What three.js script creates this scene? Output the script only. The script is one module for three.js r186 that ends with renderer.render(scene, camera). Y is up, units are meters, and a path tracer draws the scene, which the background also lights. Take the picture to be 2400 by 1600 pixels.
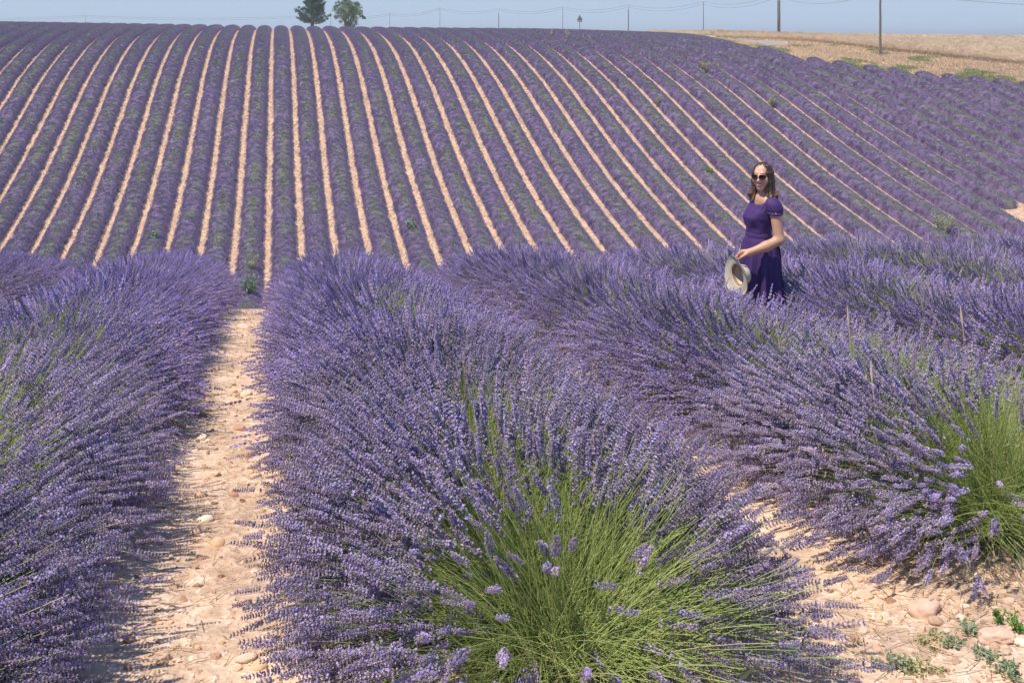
import * as THREE from 'three';
import { mergeGeometries, mergeVertices } from 'three/addons/utils/BufferGeometryUtils.js';

// ---------------------------------------------------------------- camera, sky, sun, exposure
const scene = new THREE.Scene();
const FL = 2333, HOR = 90, EYE = 1.75;                    // focal length and horizon row of the 2400 x 1600 photograph
const camera = new THREE.PerspectiveCamera(2 * Math.atan(800 / FL) * 180 / Math.PI, 1024 / 682, 0.1, 6000);
camera.position.set(0, EYE, 0);
camera.lookAt(0, EYE, -10);
camera.setViewOffset(1024, 682, 0, (800 - HOR) / 1600 * 682, 1024, 682);   // a level camera with a dropped lens
camera.updateProjectionMatrix();

const renderer = new THREE.WebGLRenderer({ antialias: true });
renderer.setSize(1024, 682);
renderer.toneMapping = THREE.LinearToneMapping;
renderer.toneMappingExposure = 1.18;
renderer.shadowMap.enabled = true;

const sun = new THREE.DirectionalLight(0xfff1dc, 4.6);
sun.name = 'sun';
sun.position.set(-41, 102, 21);
sun.target.position.set(0, -4, -10);
sun.position.add(sun.target.position);
sun.castShadow = true;
sun.shadow.mapSize.set(4096, 4096);
Object.assign(sun.shadow.camera, { left: -70, right: 70, top: 70, bottom: -70, near: 1, far: 260 });
scene.add(sun, sun.target);

{ // clear summer sky: pale towards the horizon, deeper blue overhead
  const W = 256, H = 128, data = new Float32Array(W * H * 4);
  for (let j = 0; j < H; j++) {
    const el = ((j + 0.5) / H - 0.5) * 180, e = Math.max(0, el);
    const k = Math.exp(-e / 17), g = Math.exp(-e / 4);
    const c = [0.085 + 0.37 * k + 0.02 * g, 0.20 + 0.37 * k + 0.02 * g, 0.50 + 0.215 * k + 0.0 * g];
    for (let i = 0; i < W; i++) { const o = (j * W + i) * 4; data[o] = c[0]; data[o + 1] = c[1]; data[o + 2] = c[2]; data[o + 3] = 1; }
  }
  const t = new THREE.DataTexture(data, W, H, THREE.RGBAFormat, THREE.FloatType);
  t.mapping = THREE.EquirectangularReflectionMapping; t.magFilter = THREE.LinearFilter; t.needsUpdate = true;
  scene.background = t; scene.environment = t;
}
scene.fog = new THREE.FogExp2(new THREE.Color().setRGB(0.62, 0.70, 0.82), 0.0009);

// ---------------------------------------------------------------- helpers
let seed = 12345;
const rnd = () => { seed = (seed + 0x6d2b79f5) | 0; let t = Math.imul(seed ^ (seed >>> 15), 1 | seed); t = (t + Math.imul(t ^ (t >>> 7), 61 | t)) ^ t; return ((t ^ (t >>> 14)) >>> 0) / 4294967296; };
const reseed = (s) => { seed = s | 0; };
const rr = (a, b) => a + (b - a) * rnd();
const gauss = () => { let s = 0; for (let i = 0; i < 6; i++) s += rnd(); return (s - 3) * 1.414; };
const clamp = (x, a = 0, b = 1) => Math.min(b, Math.max(a, x));
const sstep = (a, b, x) => { const t = clamp((x - a) / (b - a)); return t * t * (3 - 2 * t); };
const lerp = (a, b, t) => a + (b - a) * t;
const V = (x, y, z) => new THREE.Vector3(x, y, z);
const hash3 = (x, y, z) => { let h = Math.imul(x, 374761393) ^ Math.imul(y, 668265263) ^ Math.imul(z, 2147483647 ^ 0x5bd1e995); h = Math.imul(h ^ (h >>> 13), 1274126177); h ^= h >>> 16; return (h >>> 0) / 4294967296; };
function noise3(x, y, z) {
  const X = Math.floor(x), Y = Math.floor(y), Z = Math.floor(z), f = (t) => t * t * (3 - 2 * t), a = f(x - X), b = f(y - Y), c = f(z - Z);
  const L = (i, j, k) => hash3(X + i, Y + j, Z + k);
  return lerp(lerp(lerp(L(0, 0, 0), L(1, 0, 0), a), lerp(L(0, 1, 0), L(1, 1, 0), a), b), lerp(lerp(L(0, 0, 1), L(1, 0, 1), a), lerp(L(0, 1, 1), L(1, 1, 1), a), b), c);
}
const noise2 = (x, y) => noise3(x, y, 0.5);
const fbm = (x, y, o = 4) => { let s = 0, a = 0.5; for (let i = 0; i < o; i++) { s += a * noise3(x, y, i * 7.3); x *= 2.03; y *= 2.03; a *= 0.5; } return s; };
const taken = {};
const numbered = (n) => { const k = taken[n] = (taken[n] ?? -1) + 1; return k ? n + '_' + String(k).padStart(3, '0') : n; };
function tag(o, label, category, group, kind) {
  if (label) o.userData.label = label;
  if (category) o.userData.category = category;
  if (group) o.userData.group = group;
  if (kind) o.userData.kind = kind;
  return o;
}
function thing(name, label, category, p, group) { const o = new THREE.Group(); o.name = numbered(name); o.position.copy(p); scene.add(o); return tag(o, label, category, group); }
function mesh(name, g, m, parent = scene) {
  const o = new THREE.Mesh(g, m); o.name = parent === scene ? numbered(name) : name; o.castShadow = o.receiveShadow = true; parent.add(o); return o;
}
function instanced(name, g, m, list, colors, parent) {
  const o = new THREE.InstancedMesh(g, m, list.length); o.name = parent === scene ? numbered(name) : name; o.castShadow = o.receiveShadow = true;
  list.forEach((e, i) => e.toArray(o.instanceMatrix.array, i * 16));
  if (colors) { o.instanceColor = new THREE.InstancedBufferAttribute(new Float32Array(colors), 3); }
  o.userData.kind = 'stuff'; parent.add(o); return o;
}
const std = (o) => new THREE.MeshStandardMaterial({ roughness: 0.9, metalness: 0, ...o });
const rgb = (r, g, b) => new THREE.Color().setRGB(r, g, b);
const vmat = std({ vertexColors: true });                 // colours come from the geometry
function paint(g, fn) {                                    // vertex colours from a function of (x, y, z)
  const p = g.attributes.position, c = new Float32Array(p.count * 3);
  for (let i = 0; i < p.count; i++) { const q = typeof fn === 'function' ? fn(p.getX(i), p.getY(i), p.getZ(i), i) : fn; c[i * 3] = q[0]; c[i * 3 + 1] = q[1]; c[i * 3 + 2] = q[2]; }
  g.setAttribute('color', new THREE.BufferAttribute(c, 3)); return g;
}
class Soup {                                               // a bag of triangles with colours
  constructor() { this.p = []; this.c = []; }
  tri(a, b, c, col) { this.p.push(...a, ...b, ...c); for (let i = 0; i < 3; i++) this.c.push(...col); return this; }
  quad(a, b, c, d, col) { return this.tri(a, b, c, col).tri(a, c, d, col); }
  geometry() {
    const g = new THREE.BufferGeometry();
    g.setAttribute('position', new THREE.BufferAttribute(new Float32Array(this.p), 3));
    g.setAttribute('color', new THREE.BufferAttribute(new Float32Array(this.c), 3));
    g.computeVertexNormals(); return g;
  }
}
const add3 = (a, b, s = 1) => [a[0] + b[0] * s, a[1] + b[1] * s, a[2] + b[2] * s];
function tube(points, radii, sides = 6, caps = true) {     // tapered tube through points (Vector3), indexed, smooth
  const pos = [], idx = [], n = points.length; let prev = V(1, 0, 0.3).normalize();
  for (let i = 0; i < n; i++) {
    const t = points[Math.min(n - 1, i + 1)].clone().sub(points[Math.max(0, i - 1)]).normalize();
    const x = prev.clone().addScaledVector(t, -prev.dot(t)).normalize(), y = t.clone().cross(x); prev = x;
    const r = typeof radii === 'number' ? radii : radii[i];
    for (let k = 0; k < sides; k++) { const a = k / sides * 2 * Math.PI, q = points[i].clone().addScaledVector(x, Math.cos(a) * r).addScaledVector(y, Math.sin(a) * r); pos.push(q.x, q.y, q.z); }
  }
  for (let i = 0; i < n - 1; i++) for (let k = 0; k < sides; k++) { const a = i * sides + k, b = i * sides + (k + 1) % sides; idx.push(a, b, b + sides, a, b + sides, a + sides); }
  if (caps) for (let k = 1; k < sides - 1; k++) { idx.push(0, k + 1, k); const o = (n - 1) * sides; idx.push(o, o + k, o + k + 1); }
  const g = new THREE.BufferGeometry(); g.setAttribute('position', new THREE.BufferAttribute(new Float32Array(pos), 3)); g.setIndex(idx); g.computeVertexNormals(); return g;
}
// Surface nets: the zero surface of f(x, y, z) inside a box, as one smooth mesh.
function netMesh(f, lo, hi, cell) {
  const n = [0, 1, 2].map((i) => Math.ceil((hi[i] - lo[i]) / cell) + 1), N = n[0] * n[1] * n[2], val = new Float32Array(N), id = new Int32Array(N).fill(-1);
  let k = 0;
  for (let z = 0; z < n[2]; z++) for (let y = 0; y < n[1]; y++) for (let x = 0; x < n[0]; x++) val[k++] = f(lo[0] + x * cell, lo[1] + y * cell, lo[2] + z * cell);
  const at = (x, y, z) => (z * n[1] + y) * n[0] + x, pos = [], idx = [];
  const E = [[0, 1], [2, 3], [4, 5], [6, 7], [0, 2], [1, 3], [4, 6], [5, 7], [0, 4], [1, 5], [2, 6], [3, 7]];
  for (let z = 0; z < n[2] - 1; z++) for (let y = 0; y < n[1] - 1; y++) for (let x = 0; x < n[0] - 1; x++) {
    const v = []; let m = 0;
    for (let i = 0; i < 8; i++) { v[i] = val[at(x + (i & 1), y + (i >> 1 & 1), z + (i >> 2))]; if (v[i] < 0) m++; }
    if (m === 0 || m === 8) continue;
    let sx = 0, sy = 0, sz = 0, c = 0;
    for (const [a, b] of E) if ((v[a] < 0) !== (v[b] < 0)) { const t = v[a] / (v[a] - v[b]); sx += lerp(a & 1, b & 1, t); sy += lerp(a >> 1 & 1, b >> 1 & 1, t); sz += lerp(a >> 2, b >> 2, t); c++; }
    id[at(x, y, z)] = pos.length / 3; pos.push(lo[0] + (x + sx / c) * cell, lo[1] + (y + sy / c) * cell, lo[2] + (z + sz / c) * cell);
  }
  const quad = (a, b, c, d, flip) => { if (a < 0 || b < 0 || c < 0 || d < 0) return; flip ? idx.push(a, c, b, a, d, c) : idx.push(a, b, c, a, c, d); };
  for (let z = 1; z < n[2] - 1; z++) for (let y = 1; y < n[1] - 1; y++) for (let x = 1; x < n[0] - 1; x++) {
    const s = val[at(x, y, z)] < 0;
    if (s !== (val[at(x + 1, y, z)] < 0)) quad(id[at(x, y - 1, z - 1)], id[at(x, y, z - 1)], id[at(x, y, z)], id[at(x, y - 1, z)], !s);
    if (s !== (val[at(x, y + 1, z)] < 0)) quad(id[at(x - 1, y, z - 1)], id[at(x - 1, y, z)], id[at(x, y, z)], id[at(x, y, z - 1)], !s);
    if (s !== (val[at(x, y, z + 1)] < 0)) quad(id[at(x - 1, y - 1, z)], id[at(x, y - 1, z)], id[at(x, y, z)], id[at(x - 1, y, z)], !s);
  }
  const g = new THREE.BufferGeometry(); g.setAttribute('position', new THREE.BufferAttribute(new Float32Array(pos), 3)); g.setIndex(idx);
  const nor = new Float32Array(pos.length), e = cell * 0.5;
  for (let i = 0; i < pos.length; i += 3) {
    const [x, y, z] = [pos[i], pos[i + 1], pos[i + 2]], dx = f(x + e, y, z) - f(x - e, y, z), dy = f(x, y + e, z) - f(x, y - e, z), dz = f(x, y, z + e) - f(x, y, z - e), l = Math.hypot(dx, dy, dz) || 1;
    nor[i] = dx / l; nor[i + 1] = dy / l; nor[i + 2] = dz / l;
  }
  g.setAttribute('normal', new THREE.BufferAttribute(nor, 3)); return g;
}
const smin = (a, b, k) => { const h = Math.max(k - Math.abs(a - b), 0) / k; return Math.min(a, b) - h * h * k * 0.25; };
const bone = (x, y, z, a, b, ra, rb) => {
  const bx = b[0] - a[0], by = b[1] - a[1], bz = b[2] - a[2], px = x - a[0], py = y - a[1], pz = z - a[2];
  const t = clamp((px * bx + py * by + pz * bz) / (bx * bx + by * by + bz * bz));
  return Math.hypot(px - bx * t, py - by * t, pz - bz * t) - lerp(ra, rb, t);
};
const ellip = (x, y, z, c, r) => { const a = (x - c[0]) / r[0], b = (y - c[1]) / r[1], d = (z - c[2]) / r[2], k0 = Math.hypot(a, b, d), k1 = Math.hypot(a / r[0], b / r[1], d / r[2]); return k1 ? k0 * (k0 - 1) / k1 : -Math.min(...r); };

// ---------------------------------------------------------------- the lie of the land
// x to the right, d metres ahead of the camera (z = -d). DROP is how far the ground lies below the eye.
const DROP = [[-80, 1.75], [0, 1.75], [1.8, 1.755], [2.8, 1.83], [4, 2.01], [6, 2.315], [8.5, 2.70], [10.5, 3.02], [12.2, 3.36], [13.6, 3.70], [15.5, 4.25], [20, 5.7], [28, 8.4], [36, 11.2], [43, 13.3], [48, 14.1], [53, 14.25], [57, 13.85], [60, 13.35],
  [65, 12.2], [70.7, 10.65], [77.6, 8.4], [83.7, 6.25], [90.7, 3.9], [102.7, 1.12], [112, 0.02], [121.7, -0.60], [130, -0.74], [155, -0.9], [250, -1.0], [500, -0.6], [1500, 1], [6000, 6]];
const slopes = DROP.map((q, i) => {
  if (!i || i === DROP.length - 1) return 0;
  const [x0, y0] = DROP[i - 1], [x1, y1] = q, [x2, y2] = DROP[i + 1], a = (y1 - y0) / (x1 - x0), b = (y2 - y1) / (x2 - x1);
  if (a * b <= 0) return 0;
  const w1 = 2 * (x2 - x1) + (x1 - x0), w2 = (x2 - x1) + 2 * (x1 - x0); return (w1 + w2) / (w1 / a + w2 / b);
});
function baseDrop(d) {
  if (d <= DROP[0][0]) return DROP[0][1];
  let i = 0; while (i < DROP.length - 2 && d > DROP[i + 1][0]) i++;
  const [x0, y0] = DROP[i], [x1, y1] = DROP[i + 1], h = x1 - x0, t = (d - x0) / h, t2 = t * t, t3 = t2 * t;
  return (2 * t3 - 3 * t2 + 1) * y0 + (t3 - 2 * t2 + t) * h * slopes[i] + (3 * t2 - 2 * t3) * y1 + (t3 - t2) * h * slopes[i + 1];
}
const twist = (x, d) => sstep(64, 94, d) * (x >= 0 ? 1.9 * (1 - Math.exp(-Math.pow(x / 40, 1.6))) : -0.86 * Math.min(1.4, Math.pow(-x / 64, 1.2)));
const NEAR = { tan: (1200 - 636) / FL, x0: -0.233, step: 2.06 }, FAR = { tan: (1200 - 651) / FL, x0: -0.635, step: 2.06 };
const pathX = (b, k, d) => b.x0 + b.step * k - b.tan * d;
const rowX = (b, r, d) => b.x0 + b.step * (r - 0.5) - b.tan * d;
function micro(x, d) {                                     // clods and hollows of the tilled ground close by
  if (d > 18) return 0;
  const q = (x - pathX(NEAR, 0, d)) / 2.06, f = Math.abs(q - Math.round(q)) * 2.06;   // distance to the nearest path's middle
  return (0.035 * sstep(0.12, 0.5, f) + 0.05 * (fbm(x * 1.7, d * 1.7, 3) - 0.44) + 0.022 * (fbm(x * 9, d * 9, 3) - 0.44) + 0.012 * (noise2(x * 34, d * 34) - 0.5)) * sstep(18, 14, d);
}
const shoulder = (x, d) => 0.16 * sstep(0.5, 4.5, x) * sstep(9, 12.5, d) * sstep(24, 16, d);   // the near slope's brow is a little higher on the right
const gy = (x, d) => EYE - baseDrop(d) + shoulder(x, d) - twist(x, d) + micro(x, d);
const ground = (x, d) => V(x, gy(x, d), -d);
function groundAt(px, py) {                                // where on the ground a spot of the photograph lies (first hit)
  for (let d = 1.6; d < 400; d *= 1.004) { const x = (px - 1200) / FL * d; if (HOR + FL * (EYE - gy(x, d)) / d <= py) return ground(x, d); }
  return ground((px - 1200) / FL * 130, 130);
}
const dEnd = (px) => { const T = [[1560, 131], [1600, 126], [1640, 117], [1855, 102], [2052, 98], [2356, 94.5], [2700, 91]]; if (px <= T[0][0]) return T[0][1]; for (let i = 1; i < T.length; i++) if (px <= T[i][0]) return lerp(T[i - 1][1], T[i][1], (px - T[i - 1][0]) / (T[i][0] - T[i - 1][0])); return 91; };
const pxOf = (x, d) => 1200 + FL * x / d;

// ---------------------------------------------------------------- soil, road, wheat
function noiseTexture(n, fn, srgb) {
  const data = new Uint8Array(n * n * 4);
  for (let j = 0; j < n; j++) for (let i = 0; i < n; i++) { const c = fn(i / n, j / n), o = (j * n + i) * 4; for (let k = 0; k < 3; k++) data[o + k] = 255 * clamp(c[k]); data[o + 3] = 255; }
  const t = new THREE.DataTexture(data, n, n); t.wrapS = t.wrapT = THREE.RepeatWrapping; t.magFilter = THREE.LinearFilter; t.needsUpdate = true;
  if (srgb) t.colorSpace = THREE.SRGBColorSpace; return t;
}
const tiled = (u, v, f, s) => { const n = (x, y) => noise3(((x % f) + f) % f, ((y % f) + f) % f, s); const x = u * f, y = v * f, X = Math.floor(x), Y = Math.floor(y), a = x - X, b = y - Y, w = (t) => t * t * (3 - 2 * t), h = (i, j) => hash3(((X + i) % f + f) % f, ((Y + j) % f + f) % f, s | 0); return lerp(lerp(h(0, 0), h(1, 0), w(a)), lerp(h(0, 1), h(1, 1), w(a)), w(b)); };
const soilGrain = (u, v, s) => 0.34 * tiled(u, v, 8, s) + 0.26 * tiled(u, v, 27, s + 1) + 0.22 * tiled(u, v, 75, s + 2) + 0.18 * tiled(u, v, 190, s + 3);
const soilMap = noiseTexture(768, (u, v) => {
  const g = soilGrain(u, v, 3), peb = sstep(0.62, 0.72, tiled(u, v, 60, 41)) * 0.5 + sstep(0.66, 0.74, tiled(u, v, 120, 51)) * 0.6, k = 0.66 + 0.5 * g + 0.1 * peb;
  const w = tiled(u, v, 13, 77);
  return [0.93 * k, (0.795 + 0.03 * w) * k + 0.02 * peb, (0.675 + 0.05 * w) * k + 0.05 * peb];
}, true);
const soilBump = noiseTexture(768, (u, v) => { const g = soilGrain(u, v, 3), p = sstep(0.6, 0.8, tiled(u, v, 60, 41)) * 0.5 + sstep(0.64, 0.8, tiled(u, v, 120, 51)) * 0.4; const k = g * 0.7 + p * 0.4; return [k, k, k]; });
const greyMap = noiseTexture(384, (u, v) => { const g = 0.72 + 0.5 * (soilGrain(u, v, 31) - 0.3); return [g, g, g]; }, true);
const soilMat = std({ vertexColors: true, map: soilMap, bumpMap: soilBump, bumpScale: 0.02, roughness: 0.97 });
{
  const axis = (list) => { const out = []; for (const [a, b, s] of list) for (let v = a; v < b - 1e-6; v += s) out.push(v); out.push(list[list.length - 1][1]); return out; };
  const xs = axis([[-3000, -600, 400], [-600, -120, 60], [-120, -40, 8], [-40, -8, 2], [-8, -2.2, 0.25], [-2.2, 2.6, 0.05], [2.6, 6, 0.12], [6, 16, 0.6], [16, 40, 2], [40, 130, 6], [130, 600, 50], [600, 3000, 400]]);
  const ds = axis([[-400, -40, 60], [-40, 0, 4], [0, 2, 0.2], [2, 6.5, 0.05], [6.5, 14, 0.11], [14, 18, 0.4], [18, 140, 1.5], [140, 300, 8], [300, 1500, 100], [1500, 5000, 500]]);
  const pos = [], uv = [], col = [], idx = [], nx = xs.length;
  for (const d of ds) for (const x of xs) {
    pos.push(x, gy(x, d), -d); uv.push(x / 1.9, d / 1.9);
    const n = fbm(x * 0.6 + 9, d * 0.6, 3); let c = [0.76 + 0.22 * n, 0.74 + 0.22 * n, 0.725 + 0.24 * n];
    const over = d > 60 ? sstep(-0.5, 3, d - dEnd(pxOf(x, d))) : 0;                       // weedy verge beyond the lavender
    if (over > 0) { const m = fbm(x * 0.35, d * 0.35, 4), gr = sstep(0.5, 0.66, m), v = [lerp(0.98, 0.72, gr), lerp(0.96, 0.78, gr), lerp(0.88, 0.58, gr)]; c = c.map((q, i) => lerp(q, v[i], over * 0.85)); }
    if (d > 40) c = [c[0] * 0.93, c[1] * 0.90, c[2] * 0.86];
    if (d > 18 && d < 46) { const gr = sstep(0.4, 0.6, fbm(x * 0.2, d * 0.2, 3)); c = [lerp(c[0], 0.5, gr * 0.6), lerp(c[1], 0.62, gr * 0.6), lerp(c[2], 0.35, gr * 0.6)]; }
    col.push(...c);
  }
  for (let j = 0; j < ds.length - 1; j++) for (let i = 0; i < nx - 1; i++) { const a = j * nx + i; idx.push(a, a + 1, a + nx + 1, a, a + nx + 1, a + nx); }
  const g = new THREE.BufferGeometry(); g.setAttribute('position', new THREE.BufferAttribute(new Float32Array(pos), 3)); g.setAttribute('uv', new THREE.BufferAttribute(new Float32Array(uv), 2)); g.setAttribute('color', new THREE.BufferAttribute(new Float32Array(col), 3)); g.setIndex(idx); g.computeVertexNormals();
  tag(mesh('field_soil', g, soilMat), 'dry pinkish stony soil of the lavender field', null, null, 'structure');
}
// a ribbon that follows the land: list of [px, py, width in metres] of the photograph with distances
function ribbon(pts, lift) {
  const pos = [], uv = [], idx = []; let s = 0;
  const P = []; for (let i = 0; i < pts.length - 1; i++) for (let k = 0; k < 8; k++) P.push(pts[i].map((a, j) => lerp(a, pts[i + 1][j], k / 8))); P.push(pts[pts.length - 1]);
  P.forEach(([x, d, w], i) => {
    const a = P[Math.max(0, i - 1)], b = P[Math.min(P.length - 1, i + 1)], l = Math.hypot(b[0] - a[0], b[1] - a[1]), nx = -(b[1] - a[1]) / l, nd = (b[0] - a[0]) / l;
    if (i) s += Math.hypot(x - P[i - 1][0], d - P[i - 1][1]);
    for (let k = 0; k <= 4; k++) { const q = (k / 4 - 0.5) * w, X = x + nx * q, D = d + nd * q; pos.push(X, gy(X, D) + lift, -D); uv.push(q / 2, s / 2); }
    if (i) for (let k = 0; k < 4; k++) { const o = (i - 1) * 5 + k; idx.push(o, o + 1, o + 6, o, o + 6, o + 5); }
  });
  const g = new THREE.BufferGeometry(); g.setAttribute('position', new THREE.BufferAttribute(new Float32Array(pos), 3)); g.setAttribute('uv', new THREE.BufferAttribute(new Float32Array(uv), 2)); g.setIndex(idx); g.computeVertexNormals();
  if (g.attributes.normal.getY(0) < 0) { g.setIndex(idx.map((_, i) => idx[i - i % 3 + [0, 2, 1][i % 3]])); g.computeVertexNormals(); }
  return g;
}
// ---------------------------------------------------------------- lavender close by: single stems with flower spikes
const VIO = [[0.345, 0.26, 0.68], [0.395, 0.305, 0.72], [0.295, 0.215, 0.63], [0.455, 0.375, 0.73]], CAL = [[0.34, 0.287, 0.38], [0.38, 0.33, 0.375], [0.225, 0.178, 0.30], [0.415, 0.372, 0.36]];
const pick = (a) => a[Math.floor(rnd() * a.length)];
function spikeGeometry(whorls, bits, petals, len) {         // a spike of whorled calyces with small open flowers, base at 0, along +y
  const s = new Soup();
  for (let w = 0; w < whorls; w++) {
    const f = w / (whorls - 1), y = w === 0 ? -0.016 : f * len, R = (w === 0 ? 0.0042 : 0.0060 * (1 - 0.55 * Math.pow(f, 2.2))) * rr(0.9, 1.15), turn = rr(0, 6.28);
    for (let b = 0; b < bits; b++) {
      const a = turn + (b + rr(-0.3, 0.3)) / bits * 6.283, ca = Math.cos(a), sa = Math.sin(a), up = rr(0.5, 1.1), o = [ca * R * 0.25, y, sa * R * 0.25];
      const L = rr(0.0082, 0.0112) * (1 - 0.3 * f), n = Math.hypot(1, up), D = [ca / n, up / n, sa / n], tip = add3(o, D, L), W = L * 0.30, T = [-sa, 0, ca], U = [-ca * up / n, 1 / n, -sa * up / n];
      const m = add3(o, D, L * 0.55), c = pick(CAL), c2 = c.map((q) => q * 1.12), A = add3(add3(m, T, W), U, -W * 0.5), B = add3(add3(m, T, -W), U, -W * 0.5), C = add3(m, U, W);
      s.tri(o, A, C, c).tri(o, C, B, c).tri(o, B, A, c).tri(tip, C, A, c2).tri(tip, B, C, c2).tri(tip, A, B, c2);
      if (rnd() < petals) { const v = pick(VIO), q = L * rr(0.26, 0.40), e = add3(tip, D, L * 0.12); s.quad(add3(e, T, q), add3(e, U, q), add3(e, T, -q), add3(e, U, -q), v); }
    }
  }
  return s.geometry();
}
function spikeLite(len) {                                    // the same seen from further off: rings of lobes
  const s = new Soup(), n = 6;
  for (let w = 0; w < n; w++) {
    const f = w / (n - 1), y = w === 0 ? -0.014 : f * len, R = (w === 0 ? 0.0055 : 0.0082 * (1 - 0.5 * f * f)), h = len / n * 0.95, t = rr(0, 6);
    for (let b = 0; b < 4; b++) {
      const a = t + b * 1.571, c = rnd() < 0.42 ? pick(VIO) : pick(CAL), p = (q, r, yy) => [Math.cos(q) * r, yy, Math.sin(q) * r];
      const A = p(a - 0.75, R * 0.4, y), B = p(a + 0.75, R * 0.4, y), T = p(a, R * 0.25, y + h * 1.2), O = p(a, R * rr(0.9, 1.25), y + h * 0.75);
      s.tri(A, O, B, c).tri(A, T, O, c).tri(B, O, T, c);
    }
  }
  return s.geometry();
}
function stemGeometry(bulge, rad, sides) {                   // unit long, arched towards +x
  const P = [], n = 5; for (let i = 0; i <= n; i++) { const y = i / n; P.push(V(4 * bulge * y * (1 - y), y, 0)); }
  return tube(P, P.map((_, i) => rad * (1 - 0.45 * i / n)), sides, false);
}
reseed(77);
const spikeFull = [0, 1, 2, 3].map((i) => spikeGeometry(10 + i % 3, 6, 0.48, [0.072, 0.086, 0.062, 0.10][i])), spikeFar = [0, 1, 2].map((i) => spikeLite([0.078, 0.092, 0.066][i]));
const BULGE = [0.012, 0.03, 0.055], stemFull = BULGE.map((b) => stemGeometry(b, 0.0027, 3)), stemFar = BULGE.map((b) => stemGeometry(b, 0.0026, 3));
const spikeMat = std({ vertexColors: true, roughness: 0.85 }), stemMat = std({ roughness: 0.7 });
const ALONG = (b) => { const l = Math.hypot(1, b.tan); return V(-b.tan / l, 0, -1 / l); }, ACROSS = (b) => { const l = Math.hypot(1, b.tan); return V(1 / l, 0, -b.tan / l); };

let count = 0;
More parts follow.
